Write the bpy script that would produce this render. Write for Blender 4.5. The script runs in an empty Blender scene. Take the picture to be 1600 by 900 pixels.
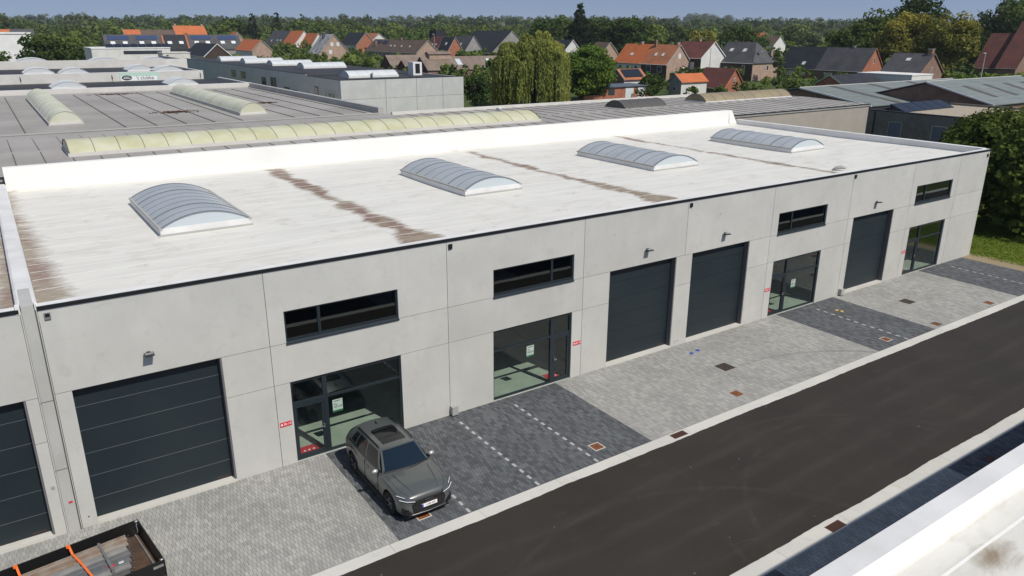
import bpy, bmesh, math, random
import numpy as np
from mathutils import Vector, Matrix

SC = bpy.context.scene
COL = SC.collection
rad = math.radians

# ------------------------------------------------------------------ camera
CAM = Vector((11.1556, -22.8099, 14.0089))
cam_d = bpy.data.cameras.new('camera'); cam = bpy.data.objects.new('camera', cam_d); COL.objects.link(cam)
_R = Vector((0.82559266, -0.56425623, 0.00341611)); _U = Vector((0.17869014, 0.26718374, 0.94693331)); _F = Vector((0.53522574, 0.78117076, -0.32141196))
cam.matrix_world = Matrix(((_R.x, _U.x, -_F.x, CAM.x), (_R.y, _U.y, -_F.y, CAM.y), (_R.z, _U.z, -_F.z, CAM.z), (0, 0, 0, 1)))
cam_d.sensor_width = 36.0; cam_d.lens = 36 * 1184.71 / 1600; cam_d.clip_start = 0.3; cam_d.clip_end = 9000
SC.camera = cam

# ------------------------------------------------------------------ light
SUN_EL, SUN_AZ = rad(51.2), rad(12)            # azimuth measured from -Y towards +X
sun_dir = Vector((math.sin(SUN_AZ) * math.cos(SUN_EL), -math.cos(SUN_AZ) * math.cos(SUN_EL), math.sin(SUN_EL)))
sd = bpy.data.lights.new('sun', 'SUN'); sd.energy = 4.1; sd.angle = rad(0.53); sd.color = (1.0, 0.95, 0.865)
so = bpy.data.objects.new('sun', sd); COL.objects.link(so)
so.rotation_euler = sun_dir.to_track_quat('Z', 'Y').to_euler(); so.location = (0, -40, 60)
W = bpy.data.worlds.new('World'); SC.world = W; W.use_nodes = True
wn = W.node_tree.nodes; wl = W.node_tree.links
sky = wn.new('ShaderNodeTexSky'); sky.sky_type = 'NISHITA'; sky.sun_disc = False
sky.sun_elevation = SUN_EL; sky.sun_rotation = math.atan2(sun_dir.x, sun_dir.y)
sky.altitude = 0; sky.air_density = 1.0; sky.dust_density = 0.25; sky.ozone_density = 3.0
bg = wn['Background']; bg.inputs['Strength'].default_value = 0.118
# a clear deep-blue day: the horizon band is read a few degrees up, all round alike
tc = wn.new('ShaderNodeTexCoord'); va = wn.new('ShaderNodeVectorMath'); va.operation = 'ADD'; va.inputs[1].default_value = (0, 0, 0.34)
vn = wn.new('ShaderNodeVectorMath'); vn.operation = 'NORMALIZE'
wl.new(tc.outputs['Generated'], va.inputs[0]); wl.new(va.outputs[0], vn.inputs[0]); wl.new(vn.outputs[0], sky.inputs['Vector'])
hs = wn.new('ShaderNodeHueSaturation'); hs.inputs['Saturation'].default_value = 0.80; wl.new(sky.outputs[0], hs.inputs['Color']); wl.new(hs.outputs[0], bg.inputs[0])
vs = SC.view_settings; vs.view_transform = 'Standard'; vs.look = 'None'; vs.exposure = 0.0; vs.gamma = 1.0; vs.use_curve_mapping = False
SC.cycles.max_bounces = 6; SC.cycles.transparent_max_bounces = 12; SC.cycles.diffuse_bounces = 3; SC.cycles.glossy_bounces = 3
SC.cycles.caustics_reflective = False; SC.cycles.caustics_refractive = False
SC.cycles.use_denoising = True

# ------------------------------------------------------------------ materials
MATS = {}
def new_mat(name):
    m = bpy.data.materials.new(name); m.use_nodes = True
    return m, m.node_tree.nodes, m.node_tree.links, m.node_tree.nodes['Principled BSDF']
def vmath(n, l, op, a, b, clamp=False):
    k = n.new('ShaderNodeMath'); k.operation = op; k.use_clamp = clamp
    for i, s in enumerate((a, b)):
        if s is None: continue
        if isinstance(s, (int, float)): k.inputs[i].default_value = s
        else: l.new(s, k.inputs[i])
    return k.outputs[0]
def ramp(n, l, src, lo, hi):
    k = n.new('ShaderNodeMapRange'); k.clamp = True
    k.inputs['From Min'].default_value = lo; k.inputs['From Max'].default_value = hi
    l.new(src, k.inputs['Value']); return k.outputs[0]
def mixc(n, l, fac, a, b):
    k = n.new('ShaderNodeMix'); k.data_type = 'RGBA'
    if isinstance(fac, (int, float)): k.inputs[0].default_value = fac
    else: l.new(fac, k.inputs[0])
    for i, s in ((6, a), (7, b)):
        if isinstance(s, tuple): k.inputs[i].default_value = (*s[:3], 1)
        else: l.new(s, k.inputs[i])
    return k.outputs[2]
def noise_tex(n, l, vec, scale, detail=4, rough=0.55, dist=0.0):
    k = n.new('ShaderNodeTexNoise'); k.inputs['Scale'].default_value = scale; k.inputs['Detail'].default_value = detail
    k.inputs['Roughness'].default_value = rough; k.inputs['Distortion'].default_value = dist
    l.new(vec, k.inputs['Vector']); return k.outputs['Fac']
def mapping(n, l, src, sc):
    k = n.new('ShaderNodeMapping'); k.inputs['Scale'].default_value = sc; l.new(src, k.inputs['Vector']); return k.outputs[0]
def worldpos(n):
    return n.new('ShaderNodeNewGeometry').outputs['Position']
def hsv(n, l, col, val):
    k = n.new('ShaderNodeHueSaturation'); l.new(val, k.inputs['Value'])
    if isinstance(col, tuple): k.inputs['Color'].default_value = (*col, 1)
    else: l.new(col, k.inputs['Color'])
    return k.outputs[0]

def mat(name, col, rough=0.75, metal=0.0, spec=0.4, col2=None, nscale=1.2, lo=0.35, hi=0.65, fine=0.10, fscale=18, island=0.0, objr=0.0, bump=0.0, bscale=40, coat=0.0):
    if name in MATS: return MATS[name]
    m, n, l, b = new_mat(name)
    pos = worldpos(n)
    c = col
    if col2:
        c = mixc(n, l, ramp(n, l, noise_tex(n, l, pos, nscale), lo, hi), col, col2)
    val = None
    if fine:
        f = noise_tex(n, l, pos, fscale, 3)
        val = vmath(n, l, 'ADD', vmath(n, l, 'MULTIPLY', f, 2 * fine), 1 - fine)
    if island:
        g = n.new('ShaderNodeNewGeometry')
        v2 = vmath(n, l, 'ADD', vmath(n, l, 'MULTIPLY', g.outputs['Random Per Island'], 2 * island), 1 - island)
        val = v2 if val is None else vmath(n, l, 'MULTIPLY', val, v2)
    if objr:
        o = n.new('ShaderNodeObjectInfo')
        v2 = vmath(n, l, 'ADD', vmath(n, l, 'MULTIPLY', o.outputs['Random'], 2 * objr), 1 - objr)
        val = v2 if val is None else vmath(n, l, 'MULTIPLY', val, v2)
    if val is not None: c = hsv(n, l, c, val)
    if isinstance(c, tuple): b.inputs['Base Color'].default_value = (*c, 1)
    else: l.new(c, b.inputs['Base Color'])
    b.inputs['Roughness'].default_value = rough; b.inputs['Metallic'].default_value = metal
    b.inputs['Specular IOR Level'].default_value = spec
    if coat: b.inputs['Coat Weight'].default_value = coat; b.inputs['Coat Roughness'].default_value = 0.04
    if bump:
        bp = n.new('ShaderNodeBump'); bp.inputs['Strength'].default_value = bump; bp.inputs['Distance'].default_value = 0.02
        l.new(noise_tex(n, l, pos, bscale, 5), bp.inputs['Height']); l.new(bp.outputs[0], b.inputs['Normal'])
    MATS[name] = m; return m

def concrete_mat(name, col, streak=0.06, pits=True, objr=0.03):
    m, n, l, b = new_mat(name); pos = worldpos(n)
    cloud = ramp(n, l, noise_tex(n, l, pos, 0.55, 5, 0.6), 0.3, 0.7)
    c = mixc(n, l, cloud, tuple(x * 0.89 for x in col), tuple(x * 1.05 for x in col))
    c = mixc(n, l, ramp(n, l, noise_tex(n, l, mapping(n, l, pos, (2.2, 2.2, 0.25)), 1.0, 5), 0.45, 0.8), c, tuple(x * (1 - 2.2 * streak) for x in col))
    c = mixc(n, l, ramp(n, l, noise_tex(n, l, pos, 1.9, 6, 0.65, 0.8), 0.55, 0.76), c, tuple(x * 0.85 for x in col))
    if pits:
        v = n.new('ShaderNodeTexVoronoi'); v.inputs['Scale'].default_value = 1.15; l.new(pos, v.inputs['Vector'])
        gate = ramp(n, l, noise_tex(n, l, pos, 0.9, 2), 0.5, 0.56)
        spot = vmath(n, l, 'MULTIPLY', ramp(n, l, v.outputs['Distance'], 0.075, 0.03), gate)
        c = mixc(n, l, vmath(n, l, 'MULTIPLY', spot, 0.55), c, tuple(x * 0.45 for x in col))
    o = n.new('ShaderNodeObjectInfo')
    val = vmath(n, l, 'ADD', vmath(n, l, 'MULTIPLY', o.outputs['Random'], 2 * objr), 1 - objr)
    val = vmath(n, l, 'MULTIPLY', val, vmath(n, l, 'ADD', vmath(n, l, 'MULTIPLY', noise_tex(n, l, pos, 25, 4), 0.12), 0.94))
    l.new(hsv(n, l, c, val), b.inputs['Base Color'])
    b.inputs['Roughness'].default_value = 0.85; b.inputs['Specular IOR Level'].default_value = 0.25
    bp = n.new('ShaderNodeBump'); bp.inputs['Strength'].default_value = 0.12; bp.inputs['Distance'].default_value = 0.01
    l.new(noise_tex(n, l, pos, 30, 5), bp.inputs['Height']); l.new(bp.outputs[0], b.inputs['Normal'])
    MATS[name] = m; return m

def membrane_mat():
    """white roofing sheet; brown dirt lies in the low lines between the bays and along the left parapet"""
    m, n, l, b = new_mat('white_membrane'); pos = worldpos(n)
    sep = n.new('ShaderNodeSeparateXYZ'); l.new(pos, sep.inputs[0]); X, Y, Z = sep.outputs
    flat = ramp(n, l, Z, 6.80, 6.74)                      # dirt settles only on the flat
    white = (0.665, 0.65, 0.60)
    c = mixc(n, l, ramp(n, l, noise_tex(n, l, mapping(n, l, pos, (0.5, 1.6, 1)), 0.6, 6, 0.65, 0.5), 0.42, 0.72), mixc(n, l, flat, (0.76, 0.75, 0.72), white), mixc(n, l, flat, (0.72, 0.71, 0.68), (0.59, 0.575, 0.53)))
    c = mixc(n, l, vmath(n, l, 'MULTIPLY', flat, ramp(n, l, noise_tex(n, l, pos, 1.4, 6, 0.7), 0.60, 0.75)), c, (0.45, 0.43, 0.39))
    pond = noise_tex(n, l, mapping(n, l, pos, (1, 1.5, 1)), 0.23, 4, 0.55, 0.4)
    ring = ramp(n, l, vmath(n, l, 'ABSOLUTE', vmath(n, l, 'SUBTRACT', pond, 0.56), None), 0.03, 0.0)
    c = mixc(n, l, vmath(n, l, 'MULTIPLY', vmath(n, l, 'MULTIPLY', ring, flat), 0.22), c, (0.40, 0.37, 0.31))
    streak = noise_tex(n, l, mapping(n, l, pos, (0.85, 2.1, 1)), 1.3, 6, 0.75, 0.9)
    wob = vmath(n, l, 'MULTIPLY', vmath(n, l, 'SUBTRACT', noise_tex(n, l, mapping(n, l, pos, (0, 1, 0)), 0.5, 4), 0.5), 1.1)
    fringe = vmath(n, l, 'MULTIPLY', vmath(n, l, 'SUBTRACT', streak, 0.5), 1.1)
    total = None
    for k, (xc, y0, y1, w0, w1, amp) in enumerate(((23.85, 0.8, 19.7, 0.85, 0.22, 0.70), (36.35, 0.9, 19.3, 0.65, 0.14, 0.60), (49.45, 1.2, 19.8, 0.22, 0.12, 0.50))):
        ax = vmath(n, l, 'ABSOLUTE', vmath(n, l, 'SUBTRACT', vmath(n, l, 'SUBTRACT', X, xc), wob), None)
        ax = vmath(n, l, 'ADD', ax, fringe)
        wid = n.new('ShaderNodeMapRange'); wid.inputs['From Min'].default_value = 1.6; wid.inputs['From Max'].default_value = 3.6
        wid.inputs['To Min'].default_value = w0; wid.inputs['To Max'].default_value = w1; l.new(Y, wid.inputs['Value'])
        along = noise_tex(n, l, mapping(n, l, pos, (0.04, 0.33, 1)), 1.0, 4, 0.6)          # wider and narrower along its length
        wv = vmath(n, l, 'ADD', wid.outputs[0], vmath(n, l, 'MULTIPLY', vmath(n, l, 'SUBTRACT', along, 0.42), amp * 2.2))
        band = ramp(n, l, vmath(n, l, 'SUBTRACT', wv, ax), -0.16, 0.16)
        ends = vmath(n, l, 'MULTIPLY', ramp(n, l, Y, y0, y0 + 0.3), ramp(n, l, Y, y1, y1 - 0.4))
        t = vmath(n, l, 'MULTIPLY', band, ends)
        total = t if total is None else vmath(n, l, 'MAXIMUM', total, t)
    # dirt blown against the two sides of the left dividing parapet
    for x0, sgn, wd in ((11.45, 1, 1.15), (10.95, -1, 0.85)):
        dx = vmath(n, l, 'MULTIPLY', vmath(n, l, 'SUBTRACT', X, x0), sgn)
        d2 = vmath(n, l, 'ADD', dx, vmath(n, l, 'MULTIPLY', vmath(n, l, 'SUBTRACT', streak, 0.5), 1.7))
        wy = n.new('ShaderNodeMapRange'); wy.inputs['From Min'].default_value = 1.0; wy.inputs['From Max'].default_value = 17
        wy.inputs['To Min'].default_value = wd; wy.inputs['To Max'].default_value = wd * 0.35; l.new(Y, wy.inputs['Value'])
        t = ramp(n, l, vmath(n, l, 'SUBTRACT', wy.outputs[0], d2), 0.0, 0.55)
        t = vmath(n, l, 'MULTIPLY', t, ramp(n, l, dx, -0.02, 0.02))
        total = vmath(n, l, 'MAXIMUM', total, vmath(n, l, 'MULTIPLY', t, 0.9))
    dx = vmath(n, l, 'SUBTRACT', X, 22.3); dy = vmath(n, l, 'MULTIPLY', vmath(n, l, 'SUBTRACT', Y, -19.15), 2.2)   # dirt by the edge of the opposite roof
    dd = vmath(n, l, 'ADD', vmath(n, l, 'SQRT', vmath(n, l, 'ADD', vmath(n, l, 'MULTIPLY', dx, dx), vmath(n, l, 'MULTIPLY', dy, dy)), None), fringe)
    total = vmath(n, l, 'MAXIMUM', total, ramp(n, l, dd, 0.6, 0.1))
    dirt = mixc(n, l, ramp(n, l, noise_tex(n, l, pos, 0.45, 4), 0.46, 0.56), (0.23, 0.18, 0.12), (0.165, 0.085, 0.058))
    dirt = mixc(n, l, ramp(n, l, noise_tex(n, l, mapping(n, l, pos, (1.2, 5, 1)), 2.2, 5, 0.7), 0.48, 0.74), dirt, (0.40, 0.34, 0.26))
    total = vmath(n, l, 'MULTIPLY', vmath(n, l, 'MULTIPLY', total, flat), 0.92)
    c = mixc(n, l, total, c, dirt)
    l.new(c, b.inputs['Base Color'])
    b.inputs['Roughness'].default_value = 0.6; b.inputs['Specular IOR Level'].default_value = 0.3
    bp = n.new('ShaderNodeBump'); bp.inputs['Strength'].default_value = 0.35; bp.inputs['Distance'].default_value = 0.05
    l.new(noise_tex(n, l, mapping(n, l, pos, (0.35, 1.6, 1)), 1.3, 5, 0.6, 0.6), bp.inputs['Height']); l.new(bp.outputs[0], b.inputs['Normal'])
    MATS['white_membrane'] = m; return m

def asphalt_mat():
    m, n, l, b = new_mat('asphalt'); pos = worldpos(n)
    c = mixc(n, l, ramp(n, l, noise_tex(n, l, pos, 0.35, 5, 0.6), 0.35, 0.7), (0.0255, 0.0215, 0.018), (0.034, 0.0285, 0.024))
    g = noise_tex(n, l, pos, 60, 4, 0.8)
    c = hsv(n, l, c, vmath(n, l, 'ADD', vmath(n, l, 'MULTIPLY', g, 0.7), 0.65))
    scuff = ramp(n, l, noise_tex(n, l, mapping(n, l, pos, (0.35, 1.3, 1)), 1.1, 6, 0.7, 2.5), 0.60, 0.72)
    c = mixc(n, l, vmath(n, l, 'MULTIPLY', scuff, 0.5), c, (0.058, 0.053, 0.048))
    sep = n.new('ShaderNodeSeparateXYZ'); l.new(pos, sep.inputs[0])
    for yc in (-7.6, -8.9, -10.1, -11.3):
        tr = ramp(n, l, vmath(n, l, 'ABSOLUTE', vmath(n, l, 'SUBTRACT', vmath(n, l, 'ADD', sep.outputs[1], vmath(n, l, 'MULTIPLY', noise_tex(n, l, mapping(n, l, pos, (1, 0, 0)), 0.06, 2), 1.6)), yc + .8), None), 0.34, 0.05)
        tr = vmath(n, l, 'MULTIPLY', tr, ramp(n, l, noise_tex(n, l, mapping(n, l, pos, (0.3, 2, 1)), 1.0, 5, 0.7), 0.40, 0.70))
        c = mixc(n, l, vmath(n, l, 'MULTIPLY', tr, 0.45), c, (0.058, 0.052, 0.046))
    for cx, cy, r_ in ((33.5, -14.5, 6.4), (32.5, -13.0, 6.0), (24.5, -15.5, 7.6)):
        dx = vmath(n, l, 'SUBTRACT', sep.outputs[0], cx); dy = vmath(n, l, 'SUBTRACT', sep.outputs[1], cy)
        d_ = vmath(n, l, 'SQRT', vmath(n, l, 'ADD', vmath(n, l, 'MULTIPLY', dx, dx), vmath(n, l, 'MULTIPLY', dy, dy)), None)
        t_ = vmath(n, l, 'MULTIPLY', ramp(n, l, vmath(n, l, 'ABSOLUTE', vmath(n, l, 'SUBTRACT', d_, r_), None), 0.14, 0.03), ramp(n, l, noise_tex(n, l, pos, 0.9, 4), 0.40, 0.62))
        c = mixc(n, l, vmath(n, l, 'MULTIPLY', t_, 0.25), c, (0.062, 0.056, 0.05))
    v = n.new('ShaderNodeTexVoronoi'); v.inputs['Scale'].default_value = 1.7; l.new(pos, v.inputs['Vector'])
    gate = ramp(n, l, noise_tex(n, l, pos, 0.5, 2), 0.5, 0.6)
    c = mixc(n, l, vmath(n, l, 'MULTIPLY', ramp(n, l, v.outputs['Distance'], 0.06, 0.025), gate), c, (0.22, 0.21, 0.19))
    l.new(c, b.inputs['Base Color']); b.inputs['Roughness'].default_value = 0.8; b.inputs['Specular IOR Level'].default_value = 0.35
    bp = n.new('ShaderNodeBump'); bp.inputs['Strength'].default_value = 0.5; bp.inputs['Distance'].default_value = 0.008
    l.new(noise_tex(n, l, pos, 90, 3, 0.8), bp.inputs['Height']); l.new(bp.outputs[0], b.inputs['Normal'])
    MATS['asphalt'] = m; return m

def paver_mat(name, a, bcol, tyre=False):
    m, n, l, b = new_mat(name); pos = worldpos(n)
    g = n.new('ShaderNodeNewGeometry'); o = n.new('ShaderNodeObjectInfo')
    rnd = vmath(n, l, 'FRACT', vmath(n, l, 'ADD', g.outputs['Random Per Island'], o.outputs['Random']), None)
    c = mixc(n, l, rnd, a, bcol)
    dirt = ramp(n, l, noise_tex(n, l, pos, 0.55, 6, 0.68, 0.4), 0.40, 0.68)
    c = mixc(n, l, vmath(n, l, 'MULTIPLY', dirt, 0.45), c, tuple(0.5 * (x + y) * 0.62 for x, y in zip(a, bcol)))
    c = mixc(n, l, vmath(n, l, 'MULTIPLY', ramp(n, l, noise_tex(n, l, pos, 1.3, 5, 0.7), 0.58, 0.75), 0.35), c, tuple(min(1, y * 1.35) for y in bcol))
    if tyre:                                              # curved tyre marks of cars turning in
        sep = n.new('ShaderNodeSeparateXYZ'); l.new(pos, sep.inputs[0])
        for cx, cy, r in ((37.0, -12.2, 9.0), (36.2, -12.8, 7.6)):
            dx = vmath(n, l, 'SUBTRACT', sep.outputs[0], cx); dy = vmath(n, l, 'SUBTRACT', sep.outputs[1], cy)
            d = vmath(n, l, 'SQRT', vmath(n, l, 'ADD', vmath(n, l, 'MULTIPLY', dx, dx), vmath(n, l, 'MULTIPLY', dy, dy)), None)
            t = ramp(n, l, vmath(n, l, 'ABSOLUTE', vmath(n, l, 'SUBTRACT', d, r), None), 0.13, 0.05)
            t = vmath(n, l, 'MULTIPLY', t, ramp(n, l, sep.outputs[0], cx - 1, cx + 3))
            c = mixc(n, l, vmath(n, l, 'MULTIPLY', t, 0.4), c, (0.16, 0.155, 0.15))
    f = noise_tex(n, l, pos, 45, 3)
    c = hsv(n, l, c, vmath(n, l, 'ADD', vmath(n, l, 'MULTIPLY', f, 0.3), 0.85))
    l.new(c, b.inputs['Base Color']); b.inputs['Roughness'].default_value = 0.85; b.inputs['Specular IOR Level'].default_value = 0.25
    MATS[name] = m; return m

def glass_mat(name, tint=(0.87, 0.92, 0.89), ior=1.5, rough=0.0):
    m, n, l, b = new_mat(name); n.remove(b)
    out = n['Material Output']
    t = n.new('ShaderNodeBsdfTransparent'); t.inputs[0].default_value = (*tint, 1)
    g = n.new('ShaderNodeBsdfGlossy'); g.inputs['Roughness'].default_value = rough; g.inputs[0].default_value = (0.95, 1, 1, 1)
    lw = n.new('ShaderNodeLayerWeight'); lw.inputs['Blend'].default_value = 0.5
    fr = vmath(n, l, 'ADD', vmath(n, l, 'MULTIPLY', vmath(n, l, 'POWER', lw.outputs['Facing'], 4.0), 0.85), 0.05, True)
    mx = n.new('ShaderNodeMixShader')
    l.new(fr, mx.inputs[0]); l.new(t.outputs[0], mx.inputs[1]); l.new(g.outputs[0], mx.inputs[2]); l.new(mx.outputs[0], out.inputs[0])
    MATS[name] = m; return m

def leaf_mat(name, a, b2, trans=0.35):
    m, n, l, b = new_mat(name)
    g = n.new('ShaderNodeNewGeometry')
    pos = g.outputs['Position']
    c = mixc(n, l, g.outputs['Random Per Island'], a, b2)
    c = mixc(n, l, ramp(n, l, noise_tex(n, l, pos, 0.35, 3), 0.35, 0.65), c, tuple(0.75 * x for x in a))
    c = mixc(n, l, vmath(n, l, 'MULTIPLY', ramp(n, l, noise_tex(n, l, pos, 0.055, 2), 0.45, 0.62), 0.65), c, (b2[0] * 1.35, b2[1] * 1.22, b2[2] * .95))
    n.remove(b); out = n['Material Output']
    d = n.new('ShaderNodeBsdfDiffuse'); t = n.new('ShaderNodeBsdfTranslucent'); mx = n.new('ShaderNodeMixShader'); mx.inputs[0].default_value = trans
    l.new(c, d.inputs[0]); l.new(c, t.inputs[0]); l.new(d.outputs[0], mx.inputs[1]); l.new(t.outputs[0], mx.inputs[2]); l.new(mx.outputs[0], out.inputs[0])
    MATS[name] = m; return m

def roof_tile_mat(name, a, b2, per=0.33):
    """tiled or slated roof far away: colour mottling and fine course relief"""
    m, n, l, b = new_mat(name); pos = worldpos(n)
    c = mixc(n, l, ramp(n, l, noise_tex(n, l, pos, 0.45, 5, 0.65), 0.35, 0.65), a, b2)
    c = hsv(n, l, c, vmath(n, l, 'ADD', vmath(n, l, 'MULTIPLY', noise_tex(n, l, pos, 3.0, 4, 0.8), 0.7), 0.65))
    l.new(c, b.inputs['Base Color']); b.inputs['Roughness'].default_value = 0.7; b.inputs['Specular IOR Level'].default_value = 0.3
    wv = n.new('ShaderNodeTexWave'); wv.bands_direction = 'Z'; wv.inputs['Scale'].default_value = 1.0 / per; l.new(pos, wv.inputs['Vector'])
    bp = n.new('ShaderNodeBump'); bp.inputs['Strength'].default_value = 0.4; bp.inputs['Distance'].default_value = 0.04
    l.new(wv.outputs['Fac'], bp.inputs['Height']); l.new(bp.outputs[0], b.inputs['Normal'])
    MATS[name] = m; return m

M_conc = concrete_mat('facade_concrete', (0.515, 0.508, 0.475), 0.03, True, 0.05)
M_concB = concrete_mat('grey_concrete', (0.50, 0.505, 0.485), 0.05)
M_beige = concrete_mat('beige_render', (0.36, 0.325, 0.285), 0.04, False)
M_memb = membrane_mat()
M_seam = mat('weld_seam', (0.76, 0.755, 0.72), 0.55, fine=0.03)
M_cop = mat('white_coping', (0.72, 0.715, 0.70), 0.5, col2=(0.62, 0.61, 0.59), nscale=0.9, fine=0.05)
M_white = mat('white_paint', (0.76, 0.755, 0.74), 0.6, col2=(0.66, 0.65, 0.63), nscale=0.5, fine=0.05)
M_trim = mat('black_trim', (0.012, 0.013, 0.015), 0.45)
M_anth = mat('anthracite_metal', (0.017, 0.025, 0.031), 0.42, spec=0.5, fine=0.05)
M_door = mat('anthracite_door', (0.0135, 0.022, 0.028), 0.45, spec=0.4, col2=(0.017, 0.026, 0.031), nscale=0.6, fine=0.05)
M_litlip = mat('painted_sunlit_lip', (0.23, 0.26, 0.27), 0.4, metal=0.3)  # pale tone stands in for sunlight caught on the door section lips
M_rib = mat('skylight_rib', (0.20, 0.21, 0.22), 0.4, metal=0.3)
M_reveal = mat('door_reveal', (0.14, 0.14, 0.145), 0.5)
M_alu = mat('galvanised', (0.42, 0.43, 0.43), 0.4, metal=0.6, col2=(0.33, 0.33, 0.32), nscale=4)
M_cover = mat('joint_cover_metal', (0.34, 0.345, 0.335), 0.6, col2=(0.40, 0.39, 0.36), nscale=0.7)
M_jcov = mat('pale_joint_cover', (0.45, 0.445, 0.42), 0.6, col2=(0.39, 0.385, 0.36), nscale=0.7)
M_seal = mat('joint_sealant', (0.11, 0.105, 0.10), 0.9)
M_asph = asphalt_mat()
M_pl = paver_mat('light_pavers', (0.285, 0.28, 0.262), (0.395, 0.39, 0.362), True)
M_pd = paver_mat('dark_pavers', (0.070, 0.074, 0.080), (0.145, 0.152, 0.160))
M_pw = mat('white_pavers', (0.36, 0.365, 0.36), 0.8, objr=0.06)
M_bed = mat('joint_sand', (0.20, 0.195, 0.18), 0.95)
M_gut = concrete_mat('gutter_concrete', (0.56, 0.545, 0.50), 0.03, True, 0.03)
M_glass = glass_mat('shop_glass')
M_glassd = glass_mat('window_glass', (0.6, 0.64, 0.62))
M_poly = mat('skylight_polycarbonate', (0.345, 0.37, 0.39), 0.28, spec=0.5, col2=(0.40, 0.425, 0.445), nscale=0.8, fine=0.03)
M_polyend = mat('skylight_end_glazing', (0.48, 0.53, 0.55), 0.3, spec=0.5, fine=0.03)
M_polyw = mat('white_dome_polycarbonate', (0.60, 0.62, 0.62), 0.3, spec=0.5, col2=(0.54, 0.56, 0.57), nscale=0.6, fine=0.04)
M_yel = mat('aged_yellow_polyester', (0.45, 0.44, 0.27), 0.45, col2=(0.53, 0.525, 0.385), nscale=0.7, fine=0.08)
M_yelp = mat('aged_pale_polyester', (0.50, 0.50, 0.37), 0.5, col2=(0.58, 0.58, 0.48), nscale=0.5, fine=0.06)
M_brv = mat('aged_brown_polyester', (0.30, 0.24, 0.14), 0.5, col2=(0.22, 0.18, 0.12), nscale=0.6)
M_dkv = mat('sooty_polyester', (0.085, 0.08, 0.075), 0.5)
M_bit = mat('grey_bitumen', (0.265, 0.25, 0.232), 0.85, col2=(0.35, 0.335, 0.315), nscale=0.18, lo=0.35, hi=0.7, fine=0.1, fscale=4, bump=0.2)
M_lap = mat('bitumen_lap', (0.12, 0.11, 0.10), 0.85)
M_blk = mat('black_epdm', (0.028, 0.028, 0.03), 0.6, col2=(0.04, 0.039, 0.04), nscale=0.2)
M_cream = mat('cream_fascia', (0.62, 0.60, 0.56), 0.7, col2=(0.55, 0.53, 0.49), nscale=0.8, fine=0.05)
M_floor = mat('green_floor_coating', (0.47, 0.49, 0.44), 0.5, col2=(0.38, 0.40, 0.355), nscale=0.9, fine=0.08)
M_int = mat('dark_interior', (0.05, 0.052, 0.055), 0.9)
M_rust = mat('rusty_iron', (0.23, 0.075, 0.022), 0.8, col2=(0.13, 0.05, 0.022), nscale=5)
M_iron = mat('dark_iron', (0.035, 0.028, 0.024), 0.7, col2=(0.055, 0.04, 0.032), nscale=5)
M_ironr = mat('brown_grate_iron', (0.10, 0.04, 0.022), 0.8)
M_red = mat('red_sign', (0.62, 0.025, 0.045), 0.45)
M_wtxt = mat('white_print', (0.8, 0.8, 0.8), 0.6, fine=0)
M_btxt = mat('dark_print', (0.05, 0.05, 0.055), 0.6, fine=0)
M_green = mat('green_print', (0.03, 0.25, 0.08), 0.6, fine=0)
M_paper = mat('poster_paper', (0.90, 0.90, 0.90), 0.6, fine=0.02)
M_brick = mat('red_brick', (0.30, 0.105, 0.06), 0.85, col2=(0.36, 0.15, 0.09), nscale=1.2, fine=0.15, fscale=6)
M_brickd = mat('dark_brick', (0.15, 0.14, 0.128), 0.85, col2=(0.20, 0.188, 0.172), nscale=1.5, fine=0.25, fscale=7)
M_brickt = mat('tan_brick', (0.33, 0.225, 0.17), 0.85, col2=(0.40, 0.29, 0.225), nscale=1.0, fine=0.12, fscale=5)
M_brickp = mat('brown_brick', (0.19, 0.115, 0.085), 0.85, col2=(0.24, 0.15, 0.115), nscale=1.0, fine=0.15, fscale=5)
M_wallg = mat('grey_house_wall', (0.32, 0.31, 0.30), 0.85, col2=(0.25, 0.24, 0.23), nscale=0.8)
M_wallw = mat('white_house_wall', (0.66, 0.65, 0.62), 0.8, col2=(0.58, 0.57, 0.54), nscale=0.6)
M_dkwood = mat('dark_cladding', (0.055, 0.035, 0.03), 0.7)
M_orange = roof_tile_mat('orange_tiles', (0.50, 0.145, 0.05), (0.40, 0.12, 0.045))
M_orange2 = roof_tile_mat('weathered_orange_tiles', (0.42, 0.16, 0.075), (0.30, 0.12, 0.06))
M_slate = roof_tile_mat('slate_tiles', (0.055, 0.056, 0.06), (0.085, 0.084, 0.086))
M_black = roof_tile_mat('black_tiles', (0.016, 0.018, 0.024), (0.028, 0.03, 0.036))
M_brownr = roof_tile_mat('brown_tiles', (0.13, 0.088, 0.065), (0.095, 0.07, 0.056))
M_redr = roof_tile_mat('dark_red_tiles', (0.15, 0.055, 0.042), (0.10, 0.042, 0.035))
M_aged = roof_tile_mat('aged_fibre_sheets', (0.22, 0.17, 0.135), (0.15, 0.115, 0.095), 0.6)
M_patch = roof_tile_mat('lichen_slate', (0.12, 0.12, 0.13), (0.42, 0.42, 0.43), 0.4)
M_gsheet = mat('grey_green_sheet', (0.155, 0.178, 0.172), 0.6, col2=(0.19, 0.212, 0.205), nscale=0.4, fine=0.07)
M_gdark = mat('dirty_sheet_light', (0.085, 0.08, 0.068), 0.7)
M_sol = mat('solar_panel', (0.014, 0.019, 0.032), 0.35, spec=0.3, fine=0.02)
M_solb = mat('blue_solar_panel', (0.035, 0.055, 0.13), 0.22, spec=0.5, fine=0.02)
M_pane = mat('far_window_pane', (0.07, 0.085, 0.10), 0.08, metal=0.45, spec=0.9, fine=0)
M_panel = mat('white_blind', (0.60, 0.62, 0.63), 0.5, fine=0.02)
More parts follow.
